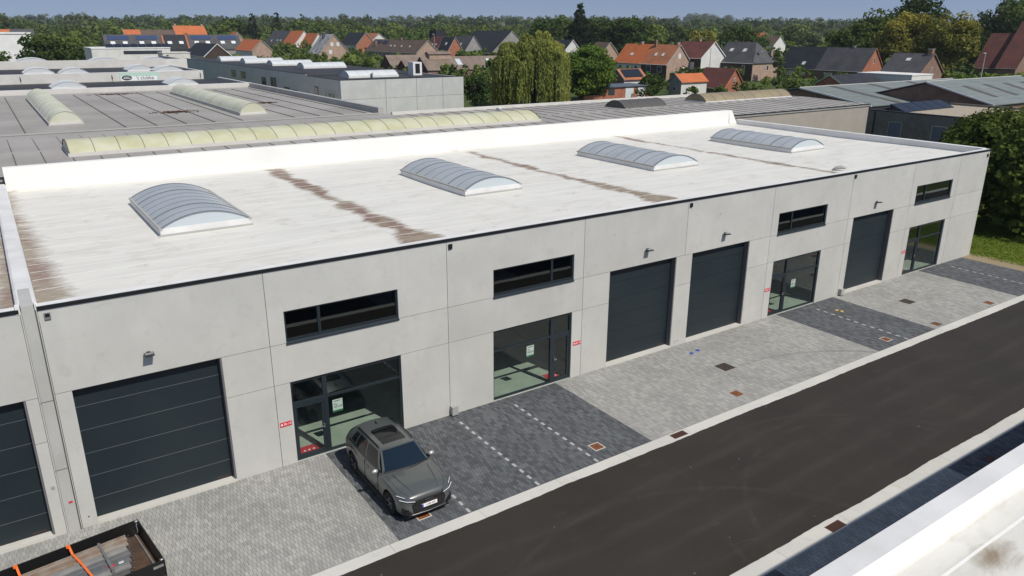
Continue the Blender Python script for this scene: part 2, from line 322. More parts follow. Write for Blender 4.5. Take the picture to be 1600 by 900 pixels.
M_gravel = mat('roof_gravel', (0.40, 0.34, 0.26), 0.95, col2=(0.30, 0.25, 0.19), nscale=3, fine=0.2, fscale=25)
M_bark = mat('bark', (0.075, 0.058, 0.042), 0.95, fine=0.2)

# ------------------------------------------------------------------ geometry helpers
class MB:
    def __init__(s): s.v = []; s.f = []; s.smooth = False
    def quad(s, a, b, c, d):
        i = len(s.v); s.v += [tuple(a), tuple(b), tuple(c), tuple(d)]; s.f.append((i, i + 1, i + 2, i + 3)); return s
    def tri(s, a, b, c):
        i = len(s.v); s.v += [tuple(a), tuple(b), tuple(c)]; s.f.append((i, i + 1, i + 2)); return s
    def box(s, x0, y0, z0, x1, y1, z1):
        i = len(s.v)
        s.v += [(x0, y0, z0), (x1, y0, z0), (x1, y1, z0), (x0, y1, z0), (x0, y0, z1), (x1, y0, z1), (x1, y1, z1), (x0, y1, z1)]
        for q in ((0, 3, 2, 1), (4, 5, 6, 7), (0, 1, 5, 4), (1, 2, 6, 5), (2, 3, 7, 6), (3, 0, 4, 7)): s.f.append(tuple(i + k for k in q))
        return s
    def hull(s, pts8):
        i = len(s.v); s.v += [tuple(p) for p in pts8]
        for q in ((0, 3, 2, 1), (4, 5, 6, 7), (0, 1, 5, 4), (1, 2, 6, 5), (2, 3, 7, 6), (3, 0, 4, 7)): s.f.append(tuple(i + k for k in q))
        return s
    def prism(s, poly, a, b, axis='y'):
        """poly of (p,q) extruded along axis from a to b; y: (x,z)   x: (y,z)   z: (x,y)"""
        mk = {'y': lambda p, t: (p[0], t, p[1]), 'x': lambda p, t: (t, p[0], p[1]), 'z': lambda p, t: (p[0], p[1], t)}[axis]
        n = len(poly); i = len(s.v)
        s.v += [mk(p, a) for p in poly] + [mk(p, b) for p in poly]
        s.f.append(tuple(range(i, i + n))); s.f.append(tuple(range(i + 2 * n - 1, i + n - 1, -1)))
        for k in range(n):
            j = (k + 1) % n; s.f.append((i + k, i + n + k, i + n + j, i + j))
        return s
    def tube(s, pts, rs, n=8, cap=True):
        pts = [Vector(p) for p in pts]
        if not isinstance(rs, (list, tuple)): rs = [rs] * len(pts)
        rings = []
        for k, p in enumerate(pts):
            d = (pts[min(k + 1, len(pts) - 1)] - pts[max(k - 1, 0)]).normalized()
            a = d.cross(Vector((0, 0, 1)) if abs(d.z) < 0.9 else Vector((1, 0, 0))).normalized(); b = d.cross(a)
            i = len(s.v); s.v += [tuple(p + rs[k] * (math.cos(2 * math.pi * t / n) * a + math.sin(2 * math.pi * t / n) * b)) for t in range(n)]
            rings.append(i)
        for r0, r1 in zip(rings, rings[1:]):
            for t in range(n): s.f.append((r0 + t, r0 + (t + 1) % n, r1 + (t + 1) % n, r1 + t))
        if cap: s.f.append(tuple(rings[0] + t for t in range(n - 1, -1, -1))); s.f.append(tuple(rings[-1] + t for t in range(n)))
        return s
    def grid(s, fn, nu, nv):
        i = len(s.v)
        for a in range(nu + 1):
            for b in range(nv + 1): s.v.append(tuple(fn(a / nu, b / nv)))
        for a in range(nu):
            for b in range(nv):
                k = i + a * (nv + 1) + b; s.f.append((k, k + nv + 1, k + nv + 2, k + 1))
        return s
    def mesh(s, name, off=(0, 0, 0)):
        me = bpy.data.meshes.new(name); o = Vector(off)
        me.from_pydata([(v[0] - o.x, v[1] - o.y, v[2] - o.z) for v in s.v], [], s.f)
        bm = bmesh.new(); bm.from_mesh(me); bmesh.ops.recalc_face_normals(bm, faces=bm.faces); bm.to_mesh(me); bm.free()
        if s.smooth:
            me.polygons.foreach_set('use_smooth', [True] * len(me.polygons))
        return me
    def build(s, name, m, parent=None, smooth=False, off=None):
        """vertices are in world space unless the parent is a rotated/local thing (off=(0,0,0))"""
        s.smooth = smooth
        if off is None: off = base_of(parent)
        o = bpy.data.objects.new(name, s.mesh(name, off)); COL.objects.link(o)
        if m: o.data.materials.append(m)
        if parent: o.parent = parent
        return o
def base_of(o):
    b = Vector((0, 0, 0))
    while o is not None:
        b += o.location; o = o.parent
    return b
def tag(o, label, cat, group=None):
    o['label'] = label; o['category'] = cat
    if group: o['group'] = group
    return o
def thing(name, label, cat, loc=(0, 0, 0), group=None, rz=0.0):
    o = bpy.data.objects.new(name, None); COL.objects.link(o); o.location = loc; o.rotation_euler = (0, 0, rz); o.empty_display_size = 0.5
    return tag(o, label, cat, group)
def sub(name, parent, loc):
    """an Empty part at a world position under a thing"""
    o = bpy.data.objects.new(name, None); COL.objects.link(o); o.parent = parent; o.location = Vector(loc) - base_of(parent); return o
def structure(o):
    o['kind'] = 'structure'; return o
def text(body, size, m, parent, mtx, name='lettering', align='CENTER', sx=1.0):
    cu = bpy.data.curves.new(name, 'FONT'); cu.body = body; cu.size = size; cu.align_x = align; cu.align_y = 'CENTER'; cu.extrude = 0.002
    tmp = bpy.data.objects.new('tmp', cu); COL.objects.link(tmp); bpy.context.view_layer.update()
    me = bpy.data.meshes.new_from_object(tmp.evaluated_get(bpy.context.evaluated_depsgraph_get())); bpy.data.objects.remove(tmp); bpy.data.curves.remove(cu)
    me.name = name; me.materials.clear(); me.materials.append(m)
    o = bpy.data.objects.new(name, me); COL.objects.link(o)
    o.parent = parent; o.matrix_local = mtx @ Matrix.Diagonal((sx, 1, 1, 1)); return o
FACE_S = Matrix(((1, 0, 0, 0), (0, 0, -1, 0), (0, 1, 0, 0), (0, 0, 0, 1)))     # reads from -Y
FACE_W = Matrix(((0, 0, -1, 0), (-1, 0, 0, 0), (0, 1, 0, 0), (0, 0, 0, 1)))   # reads from -X
def dup(o, parent=None):
    c = o.copy(); COL.objects.link(c)
    if parent is not None: c.parent = parent
    for ch in list(o.children): dup(ch, c)
    return c

# ------------------------------------------------------------------ ground
def zg(x, y):
    d = 0.565 * (x - 11.16) + 0.825 * (y + 22.8)
    z = 0.011 * max(0.0, d - 70)
    if d > 900: z += (d - 900) * 0.004 + 6.0 * math.sin(x * 0.0021 + 1.0) * math.sin(y * 0.0017) * min(1, (d - 900) / 900)
    return z
def build_terrain():
    m, n, l, b = new_mat('grassland'); pos = worldpos(n)
    c = mixc(n, l, ramp(n, l, noise_tex(n, l, pos, 0.02, 4), 0.4, 0.6), (0.055, 0.085, 0.022), (0.085, 0.105, 0.035))
    c = mixc(n, l, ramp(n, l, noise_tex(n, l, pos, 0.0035, 3), 0.50, 0.56), c, (0.13, 0.15, 0.06))
    c = mixc(n, l, ramp(n, l, noise_tex(n, l, pos, 0.8, 5), 0.4, 0.7), c, (0.04, 0.065, 0.018))
    l.new(c, b.inputs['Base Color']); b.inputs['Roughness'].default_value = 0.95; b.inputs['Specular IOR Level'].default_value = 0.1
    g = [-600, -300, -150, -80, -40, -10, 20, 50, 80, 110, 140, 170, 200, 240, 280, 330, 400, 480, 580, 700, 850, 1000, 1200, 1500, 1900, 2400, 3000, 3800, 5000, 6500]
    mb = MB(); nn = len(g)
    for x in g:
        for y in g: mb.v.append((x, y, zg(x, y) - 0.06))
    for i in range(nn - 1):
        for j in range(nn - 1): mb.f.append((i * nn + j, (i + 1) * nn + j, (i + 1) * nn + j + 1, i * nn + j + 1))
    structure(mb.build('ground', m))
build_terrain()

# asphalt lane with a ragged edge where it laps the gutters
def build_lane():
    rr = random.Random(3); mb = MB()
    xs = [-30 + 0.14 * k for k in range(int(200 / 0.14))]
    def edge(base, amp):
        e = 0; out = []
        for _ in xs:
            e += rr.uniform(-0.012, 0.012); e *= 0.95
            out.append(base + e * amp + rr.uniform(-0.006, 0.006))
        return out
    top, bot = edge(-6.235, 1.0), edge(-12.135, 1.0)
    n = len(xs)
    for x, a, b in zip(xs, top, bot):
        mb.v += [(x, a, 0.006), (x, -9.2, 0.03), (x, b, 0.006)]
    for i in range(n - 1):
        k = 3 * i; mb.f += [(k, k + 3, k + 4, k + 1), (k + 1, k + 4, k + 5, k + 2)]
    structure(mb.build('road', M_asph))
build_lane()

# concrete gutters, one metre blocks
def gutter(name, y0, y1):
    g = structure(bpy.data.objects.new(name, None)); COL.objects.link(g)
    rr = random.Random(int(-y0 * 10)); blk = MB().hull([(0.004, y0, -0.1), (2.996, y0, -0.1), (2.996, y1, -0.1), (0.004, y1, -0.1), (0.004, y0, 0), (2.996, y0, 0), (2.996, y1, 0), (0.004, y1, 0)]).mesh('gutter_block')
    blk.materials.append(M_gut)
    for k in range(-4, 40):
        o = bpy.data.objects.new('gutter_block', blk); COL.objects.link(o); o.parent = g
        o.location = (k * 3.0 + 0.6, 0, rr.uniform(-0.0015, 0.0015))
gutter('gutter_by_the_forecourt', -6.30, -5.765)
gutter('gutter_across_the_lane', -12.66, -12.08)

# paved forecourt: 22 x 11 cm pavers, long side across the strip
LIGHT, DARK = 0, 1
BANDS = [(-14.0, 18.92, LIGHT), (18.92, 29.0, DARK), (29.0, 43.5, LIGHT), (43.5, 48.45, DARK), (48.45, 57.3, LIGHT), (57.3, 62.6, DARK)]
DASH_X = [21.3, 23.92, 26.5, 46.05, 59.95]
def build_pavers():
    fc = structure(bpy.data.objects.new('paved_forecourt', None)); COL.objects.link(fc)
    MB().quad((-14, 0.3, -0.016), (62.6, 0.3, -0.016), (62.6, -5.77, -0.016), (-14, -5.77, -0.016)).build('paver_bed', M_bed, fc)
    rr = np.random.default_rng(5); lst = []
    W_, L_ = 0.11, 0.22
    for x0, x1, kind in BANDS:
        cols = int(round((x1 - x0) / W_)); w = (x1 - x0) / cols
        row, y = 0, 0.0
        while y - 0.02 > -5.76:
            ln = min(L_, y + 5.762); offx = (row % 2) * w / 2
            if offx: lst.append((x0, w / 2, y, ln, kind)); lst.append((x1 - w / 2, w / 2, y, ln, kind))
            for i in range(cols - (1 if offx else 0)):
                xa = x0 + offx + i * w
                dash = row % 2 == 1 and row > 1 and any(abs(xa + w / 2 - dx) < w * 0.5 for dx in DASH_X)
                lst.append((xa, w, y, ln, 2 if dash else kind))
            y -= L_; row += 1
    A = np.array(lst)
    cx, cy = A[:, 0] + A[:, 1] / 2, A[:, 2] - A[:, 3] / 2
    P = np.stack([cx - CAM.x, cy - CAM.y, np.full_like(cx, -CAM.z)], 1)
    u = 800 + 1184.71 * (P @ np.array(_R)) / (P @ np.array(_F)); v = 450 - 1184.71 * (P @ np.array(_U)) / (P @ np.array(_F))
    dist = np.linalg.norm(P, axis=1); dist[(v > 897) | (u < 270)] = 1e9; dist[(A[:, 3] < 0.2) | (A[:, 1] < 0.1) | (A[:, 4] != LIGHT)] = 1e9
    near = set(np.argsort(dist)[:300].tolist())
    gap = 0.0022; proto = {}
    vs_, fs_ = {0: [], 1: [], 2: []}, {0: 0, 1: 0, 2: 0}
    h = rr.uniform(-0.002, 0.002, len(A))
    mats_ = (M_pl, M_pd, M_pw)
    bx = MB().hull([(-W_ / 2 + gap, -L_ / 2 + gap, -0.02), (W_ / 2 - gap, -L_ / 2 + gap, -0.02), (W_ / 2 - gap, L_ / 2 - gap, -0.02), (-W_ / 2 + gap, L_ / 2 - gap, -0.02), (-W_ / 2 + gap + .003, -L_ / 2 + gap + .003, 0), (W_ / 2 - gap - .003, -L_ / 2 + gap + .003, 0), (W_ / 2 - gap - .003, L_ / 2 - gap - .003, 0), (-W_ / 2 + gap + .003, L_ / 2 - gap - .003, 0)]).mesh('paver')
    bx.materials.append(M_pl)
    for i, (xa, w, y, ln, kd) in enumerate(lst):
        if i in near:
            o = bpy.data.objects.new('paver', bx); COL.objects.link(o); o.parent = fc; o.location = (xa + w / 2, y - ln / 2, h[i]); continue
        kd = int(kd); z = h[i] + (0.0 if kd < 2 else 0.001)
        a, b, c, d = xa + gap, xa + w - gap, y - gap, y - ln + gap
        e = 0.003
        vs_[kd].append([(a, d, -.02), (b, d, -.02), (b, c, -.02), (a, c, -.02), (a + e, d + e, z), (b - e, d + e, z), (b - e, c - e, z), (a + e, c - e, z)])
    for kd, nm in ((0, 'light_paving'), (1, 'dark_paving'), (2, 'white_bay_markers')):
        V = np.array(vs_[kd], dtype=np.float64).reshape(-1, 3); n = len(vs_[kd])
        base = np.array([(4, 5, 6, 7), (0, 1, 5, 4), (1, 2, 6, 5), (2, 3, 7, 6), (3, 0, 4, 7)])
        F = (base[None] + 8 * np.arange(n)[:, None, None]).reshape(-1, 4)
        me = bpy.data.meshes.new(nm); me.from_pydata(V.tolist(), [], F.tolist()); me.materials.append(mats_[kd])
        o = bpy.data.objects.new(nm, me); COL.objects.link(o); o.parent = fc; o['kind'] = 'stuff'
build_pavers()
# the forecourt opposite, in the shade of the opposite units
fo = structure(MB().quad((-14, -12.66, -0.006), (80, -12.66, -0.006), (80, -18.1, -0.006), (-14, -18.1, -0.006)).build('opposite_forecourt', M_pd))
def build_opposite_pavers():
    V = []; w, L_ = 0.11, 0.22
    for i in range(int(24 / w)):
        xa = 24.5 + i * w; y = -12.665
        if i % 2: V.append([(xa + .004, y - .106, 0.002), (xa + w - .004, y - .106, 0.002), (xa + w - .004, y - .004, 0.002), (xa + .004, y - .004, 0.002)]); y -= .11
        while y > -17.9:
            V.append([(xa + .004, y - L_ + .004, 0.002), (xa + w - .004, y - L_ + .004, 0.002), (xa + w - .004, y - .004, 0.002), (xa + .004, y - .004, 0.002)]); y -= L_
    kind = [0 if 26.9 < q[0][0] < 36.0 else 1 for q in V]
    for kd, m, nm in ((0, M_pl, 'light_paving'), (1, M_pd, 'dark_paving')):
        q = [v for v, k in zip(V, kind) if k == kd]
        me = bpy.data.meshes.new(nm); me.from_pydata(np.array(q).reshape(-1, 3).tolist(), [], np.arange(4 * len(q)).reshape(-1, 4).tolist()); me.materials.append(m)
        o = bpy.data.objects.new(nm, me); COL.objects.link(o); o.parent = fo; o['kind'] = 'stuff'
build_opposite_pavers()

# ------------------------------------------------------------------ the white-roofed business building
T, H1, H2 = 6.90, 4.40, 3.00
S, V1, V2, V3, V4, V5, V6, V7, V8, V9 = 11.41, 17.41, 23.94, 30.34, 36.28, 42.29, 48.83, 54.91, 60.08, 63.59
ROOF = 6.65
bld = thing('business_building', 'long concrete business building with white flat roof, four blue skylights and dark garage doors', 'building', (S, 0, 0))
J = 0.009
def panel(parent, poly): MB().prism(poly, 0.0, 0.25).build('concrete_panel', M_conc, parent)
def rect(x0, x1, z0, z1): return [(x0 + J, z0 + (J if z0 > 0 else 0)), (x1 - J, z0 + (J if z0 > 0 else 0)), (x1 - J, z1 - J), (x0 + J, z1 - J)]
def top_with_window(x0, x1, wl_, wr_):
    return [(x0 + J, H1 + J), (wl_, H1 + J), (wl_, 5.49), (wr_, 5.49), (wr_, H1 + J), (x1 - J, H1 + J), (x1 - J, T), (x0 + J, T)]
def plain_top(x0, x1): return [(x0 + J, H1 + J), (x1 - J, H1 + J), (x1 - J, T), (x0 + J, T)]
def ext(poly, d0, d1):  # widen end edges without joint gap next to an opening
    return poly
# door bays
def pier(x0, x1, gl=True, gr=True, split=True):
    a, b = x0 + (J if gl else 0), x1 - (J if gr else 0)
    if split:
        panel(bld, [(a, 0), (b, 0), (b, H2 - J), (a, H2 - J)]); panel(bld, [(a, H2 + J), (b, H2 + J), (b, H1 - J), (a, H1 - J)])
    else: panel(bld, [(a, 0), (b, 0), (b, H1 - J), (a, H1 - J)])
panel(bld, plain_top(S, V1)); pier(S, 11.83, True, False, False); pier(15.90, V1, False, True)
panel(bld, top_with_window(V1, V2, 17.94, 21.96)); panel(bld, rect(V1, V2, H2, H1))
panel(bld, [(V1 + J, 0), (17.93, 0), (17.93, H2 - J), (V1 + J, H2 - J)]); panel(bld, [(21.97, 0), (V2 - J, 0), (V2 - J, H2 - J), (21.97, H2 - J)])
panel(bld, top_with_window(V2, V3, 25.93, 29.83)); panel(bld, rect(V2, V3, H2, H1))
panel(bld, [(V2 + J, 0), (25.92, 0), (25.92, H2 - J), (V2 + J, H2 - J)]); panel(bld, [(29.80, 0), (V3 - J, 0), (V3 - J, H2 - J), (29.80, H2 - J)])
panel(bld, plain_top(V3, V4)); panel(bld, plain_top(V4, V5))
pier(V3, 31.79, True, False); pier(35.76, 36.77, False, False); pier(40.75, V5, False, True)
panel(bld, top_with_window(V5, V6, 42.81, 46.80)); panel(bld, rect(V5, V6, H2, H1))
panel(bld, [(V5 + J, 0), (42.79, 0), (42.79, H2 - J), (V5 + J, H2 - J)]); panel(bld, [(46.74, 0), (V6 - J, 0), (V6 - J, H2 - J), (46.74, H2 - J)])
panel(bld, plain_top(V6, V7)); pier(V6, 49.35, True, False); pier(53.31, V7, False, True)
panel(bld, top_with_window(V7, V8, 55.46, 59.52)); panel(bld, rect(V7, V8, H2, H1))
panel(bld, [(V7 + J, 0), (55.41, 0), (55.41, H2 - J), (V7 + J, H2 - J)]); panel(bld, [(59.46, 0), (V8 - J, 0), (V8 - J, H2 - J), (59.46, H2 - J)])
panel(bld, [(V8 + J, 0), (V9, 0), (V9, H2 - J), (V8 + J, H2 - J)]); panel(bld, [(V8 + J, H2 + J), (V9, H2 + J), (V9, H1 - J), (V8 + J, H1 - J)]); panel(bld, [(V8 + J, H1 + J), (V9, H1 + J), (V9, T), (V8 + J, T)])
# recessed joint sealant
sl = MB()
def vs_seal(x, z0, z1): sl.box(x - J - .002, 0.012, z0, x + J + .002, 0.2, z1)
def hs_seal(z, x0, x1): sl.box(x0, 0.014, z - J - .002, x1, 0.2, z + J + .002)
for x in (V1, V2, V3, V5, V6, V7, V8): vs_seal(x, 0, T)
vs_seal(V4, H1, T)
for x0, x1 in ((15.90, 31.79), (35.76, 36.77), (40.75, 49.35), (53.31, V9)): hs_seal(H2, x0, x1)
for x0, x1 in ((S, 17.94), (21.96, 25.93), (29.83, 42.81), (46.80, 55.46), (59.52, V9)): hs_seal(H1, x0, x1)
sl.build('joint_sealant', M_seal, bld)
# side and back walls, ceiling and inner parts that keep the rooms dark
MB().box(V9 - 0.25, 0.252, 0, V9, 20, 6.98).build('side_wall', M_conc, bld)
MB().box(S, 20.0, 0, V9, 20.25, 6.6).build('rear_wall', M_conc, bld)
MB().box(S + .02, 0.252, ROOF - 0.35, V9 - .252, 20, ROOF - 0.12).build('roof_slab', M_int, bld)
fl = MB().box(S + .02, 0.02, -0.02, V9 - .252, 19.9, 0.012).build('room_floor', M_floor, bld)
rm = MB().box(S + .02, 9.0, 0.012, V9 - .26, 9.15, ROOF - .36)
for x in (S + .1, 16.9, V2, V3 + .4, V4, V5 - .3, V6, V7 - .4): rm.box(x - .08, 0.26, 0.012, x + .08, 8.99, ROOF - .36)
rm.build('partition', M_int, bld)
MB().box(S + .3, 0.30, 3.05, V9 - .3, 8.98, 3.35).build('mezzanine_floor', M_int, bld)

def garage_door(parent, x0, x1, lab=None):
    d = sub('garage_door', parent, (x0, 0, 0)); z0 = 0.10
    y = 0.25
    for k in range(6):
        a = z0 if k == 0 else 0.73 + 0.757 * (k - 1) + .006
        b = min(0.73 + 0.757 * k - .006, 4.46)
        MB().hull([(x0 + .01, y, a), (x1 - .06, y, a), (x1 - .06, y + .05, a), (x0 + .01, y + .05, a), (x0 + .01, y + .006, b), (x1 - .06, y + .006, b), (x1 - .06, y + .05, b), (x0 + .01, y + .05, b)]).build('door_section', M_door, d)
        if k: MB().box(x0 + .01, y + .002, a - .012, x1 - .06, y + .04, a - (.001 if x0 < 20 else .008)).build('painted_lip', M_litlip if x0 < 20 else M_anth, d)  # section lip drawn as a strip, coloured as if sunlit on near doors
    MB().box(x1 - .055, 0.012, 0.08, x1 - .001, 0.30, H1 + 0.1).build('door_frame', M_reveal, d)
    MB().box(x0 - .002, 0.20, H1 + .02, x1, 0.245, H1 + .12).box(x0, 0.31, 0, x1, 0.33, H1 + .1).build('door_frame', M_anth, d)
    MB().box(x0 + .002, -0.012, -0.01, x1 - .002, 0.30, 0.085).build('threshold', M_gut, d)
    MB().box(x1 - .55, y - .006, 0.16, x1 - .2, y + .001, 0.185).build('handle', M_ironr, d)
    return d
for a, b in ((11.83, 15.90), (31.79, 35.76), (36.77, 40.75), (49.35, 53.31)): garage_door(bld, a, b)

def upper_window(parent, x0, x1, mull):
    w = sub('window', parent, (x0, 0, H1))
    z0, z1 = H1 + .03, 5.485
    f = MB(); t = 0.065; y0, y1 = 0.06, 0.14
    f.box(x0, y0, z1 - t, x1, y1, z1).box(x0, y0, z0, x1, y1, z0 + t + .02)
    f.box(x0, y0, z0 + t + .02, x0 + t, y1, z1 - t).box(x1 - t, y0, z0 + t + .02, x1, y1, z1 - t)
    f.box(mull - .05, y0 - .004, z0 + t + .02, mull + .05, y1, z1 - t)
    f.build('frame', M_anth, w)
    for a, b in ((x0 + t, mull - .05), (mull + .05, x1 - t)):
        MB().box(a, 0.095, z0 + t + .02, b, 0.105, z1 - t).build('pane', M_glassd, w)
    MB().hull([(x0 - .01, -0.045, H1 - .045), (x1 + .01, -0.045, H1 - .045), (x1 + .01, 0.06, H1 - .045), (x0 - .01, 0.06, H1 - .045), (x0 - .01, -0.045, H1 - .02), (x1 + .01, -0.045, H1 - .02), (x1 + .01, 0.06, H1 + .03), (x0 - .01, 0.06, H1 + .03)]).build('sill', M_anth, w)
for x0, x1, mu in ((17.94, 21.96, 19.11), (25.93, 29.83, 28.75), (42.81, 46.80, 43.95), (55.46, 59.52, 56.55)): upper_window(bld, x0, x1, mu)

def shopfront(parent, x0, x1, mull, door_left, poster_x, pz=1.42):
    w = sub('shopfront', parent, (x0, 0, 0)); y0, y1 = 0.07, 0.16; z1 = H2 - J; t = 0.07; tr = 2.06
    f = MB()
    f.box(x0, y0, z1 - .10, x1, y1, z1).box(x0, y0, 0.0, x1, y1, 0.09)
    f.box(x0, y0, 0.09, x0 + t, y1, z1 - .10).box(x1 - t, y0, 0.09, x1, y1, z1 - .10)
    f.box(mull - .08, y0 - .006, 0.09, mull + .08, y1, z1 - .10)
    dl, dr = (x0 + t, mull - .08) if door_left else (mull + .08, x1 - t)
    pl, pr = (mull + .08, x1 - t) if door_left else (x0 + t, mull - .08)
    f.box(dl, y0, tr, dr, y1, tr + .13).box(pl, y0, tr + .02, pr, y1, tr + .10)
    f.build('frame', M_anth, w)
    for a, b, c, e in ((dl, dr, tr + .13, z1 - .10), (pl, pr, tr + .10, z1 - .10), (pl, pr, 0.09, tr + .02)):
        MB().box(a, 0.112, c, b, 0.122, e).build('pane', M_glass, w)
    d = MB(); s = 0.085
    d.box(dl + .006, y0 + .006, 0.095, dl + s, y1 - .01, tr - .006).box(dr - s, y0 + .006, 0.095, dr - .006, y1 - .01, tr - .006)
    d.box(dl + s, y0 + .006, tr - s, dr - s, y1 - .01, tr - .006).box(dl + s, y0 + .006, 0.095, dr - s, y1 - .01, 0.19)
    d.build('door_leaf', M_anth, w)
    MB().box(dl + s, 0.112, 0.19, dr - s, 0.12, tr - s).build('door_pane', M_glass, w)
    hx = dr - s / 2 if door_left else dl + s / 2
    MB().box(hx - .012, y0 - .055, 1.0, hx + .012, y0 + .004, 1.14).box(hx - .12 if door_left else hx, y0 - .055, 1.04, hx if door_left else hx + .12, y0 - .035, 1.07).build('handle', M_alu, w)
    # red mat on the floor behind the door
    MB().box(dl + .03, 0.25, 0.013, dr - .03, 0.85, 0.02).build('door_mat', M_red, w)
    for k in range(3):
        MB().tube([(dl + .38 + .16 * k, 0.55, 0.0205), (dl + .38 + .16 * k, 0.55, 0.0225)], 0.045, 10).build('mat_dot', M_wtxt, w)
    return w
def poster(x, z, label):
    p = thing('poster', label, 'poster', (x, 0.127, z))
    MB().box(x, 0.127, z, x + .36, 0.131, z + .47).build('sheet', M_paper, p)
    MB().box(x + .002, 0.1265, z + .002, x + .358, 0.1312, z + .065).build('green_strip', M_green, p)
    mtx = lambda dx, dz: Matrix.Translation((dx, -0.003, dz)) @ FACE_S
    text('TE', 0.10, M_btxt, p, mtx(.045, .275), align='LEFT'); text('KOOP', 0.105, M_btxt, p, mtx(.045, .185), align='LEFT')
    MB().box(x + .05, 0.1255, z + .40, x + .30, 0.1275, z + .425).build('headline', M_btxt, p)
for x0, x1, mu, dl, px, pz in ((17.93, 21.97, 19.11, True, 19.36, 1.42), (25.92, 29.80, 28.83, False, 27.6, 1.47), (42.79, 46.74, 44.06, True, 44.66, 1.2), (55.41, 59.46, 56.75, True, None, 0)):
    shopfront(bld, x0, x1, mu, dl, px)
poster(19.36, 1.42, 'white poster taped in the shopfront behind the parked grey SUV')
poster(27.60, 1.47, 'white poster in the shopfront whose glass door is at its right end')
poster(44.66, 1.20, 'small white poster in the shopfront beyond the two paired garage doors')

for x, z, lab in ((17.46, 1.47, 'red number plate on the wall left of the shopfront by the SUV'), (29.90, 1.47, 'red number plate on the wall left of the paired garage doors'), (42.33, 1.47, 'red number plate between the paired garage doors and the third shopfront'), (54.96, 1.47, 'small red number plate on the wall by the farthest shopfront')):
    s_ = thing('number_sign', lab, 'sign', (x, -0.012, z), 'unit number plates on the facade')
    MB().box(x, -0.012, z, x + .40, -0.001, z + .165).build('plate', M_red, s_)
    MB().tube([(x + .06, -0.0125, z + .083), (x + .06, -0.0145, z + .083)], 0.036, 14).build('dot', M_wtxt, s_)
    text('38-10', 0.115, M_wtxt, s_, Matrix.Translation((.245, -0.003, .083)) @ FACE_S)

def lamp(x, z):
    o = sub('wall_lamp', bld, (x, 0, z))
    MB().box(x - .05, -0.06, z - .06, x + .05, 0.0, z + .06).build('bracket', M_trim, o)
    MB().hull([(x - .13, -0.30, z + .005), (x + .13, -0.30, z + .005), (x + .13, -0.05, z - .03), (x - .13, -0.05, z - .03), (x - .13, -0.30, z + .035), (x + .13, -0.30, z + .035), (x + .13, -0.05, z + .045), (x - .13, -0.05, z + .045)]).build('lamp_head', M_anth, o)
    MB().box(x - .11, -0.22, z + .04, x + .11, -0.10, z + .052).build('cooling_fins', M_alu, o)
for x in (13.9, 33.87, 38.84, 51.35): lamp(x, 5.04)
for x, z in ((11.62, 6.70), (24.09, 6.70), (36.42, 6.70), (48.94, 6.72), (63.33, 6.62)):
    o = sub('overflow_spout', bld, (x, 0, z))
    MB().box(x - .075, -0.05, z - .09, x + .075, 0.0, z + .09).build('spout_frame', M_alu if x < 12 else M_trim, o)
    MB().box(x - .055, -0.054, z - .03, x + .055, -0.049, z + .07).build('spout_opening', M_trim, o)
for x in (24.05, 49.06):
    o = sub('downpipe_shoe', bld, (x, 0, 0))
    MB().box(x - .13, -0.20, 0.05, x + .13, -0.001, 0.40).build('shoe_casing', M_cover, o)
    MB().box(x - .11, -0.18, 0.0, x + .11, -0.02, 0.05).build('shoe_foot', M_trim, o)
for x, z in ((36.05, .22), (36.2, .25), (11.62, 0.34)):
    MB().tube([(x, 0.001, z), (x, -0.012, z)], 0.02, 8).build('socket_hole', M_trim, bld)

# roof: membrane, coping, upstands, seams
MB().grid(lambda u, v: (11.45 + u * 51.8, 0.30 + v * 19.7, ROOF + 0.02 * math.sin(u * 40) * math.sin(v * 9) - 0.05 * math.exp(-((v - .5) * 3) ** 2)), 60, 24).build('roof_membrane', M_memb, bld, True)
MB().hull([(S, -0.004, T + .002), (V9 + .004, -0.004, T + .002), (V9 + .004, 0.30, T + .002), (S, 0.30, T + .002), (S, -0.004, 7.0), (V9 + .004, -0.004, 7.0), (V9 + .004, 0.02, 7.0), (S, 0.02, 7.0)])
MB().box(S, -0.03, T - .012, V9 + .03, 0.02, 6.992).build('roof_edge_trim', M_trim, bld)
MB().prism([(0.021, T), (0.28, T), (0.50, ROOF - .02), (0.50, ROOF - .1), (0.021, ROOF - .1)][::-1], S, V9 - .35, 'x').build('front_upstand', M_memb, bld)
MB().box(S + .002, 0.021, T + .001, V9 - .002, 0.285, 7.0).build('front_coping', M_cop, bld)
MB().prism([(20.0, ROOF - .1), (20.35, ROOF - .1), (20.35, 7.82), (19.98, 7.82), (19.93, ROOF + .15), (19.78, ROOF - .02)], 11.45, 62.2, 'x').build('rear_upstand', M_memb, bld)
MB().hull([(62.201, 19.80, ROOF - .05), (63.15, 19.80, ROOF - .05), (63.15, 20.35, ROOF - .05), (62.201, 20.35, ROOF - .05), (62.201, 19.98, 7.82), (62.55, 19.98, 7.80), (62.55, 20.35, 7.80), (62.201, 20.35, 7.82)]).build('rear_upstand_end', M_memb, bld)
MB().box(V9 - .40, 0.29, ROOF - .1, V9 - .02, 20.0, 6.985).build('right_upstand', M_white, bld)
MB().box(V9 - .43, 0.286, 6.986, V9 + .02, 20.02, 7.03).build('right_coping', M_cop, bld)
rr = random.Random(11)
y = 1.35
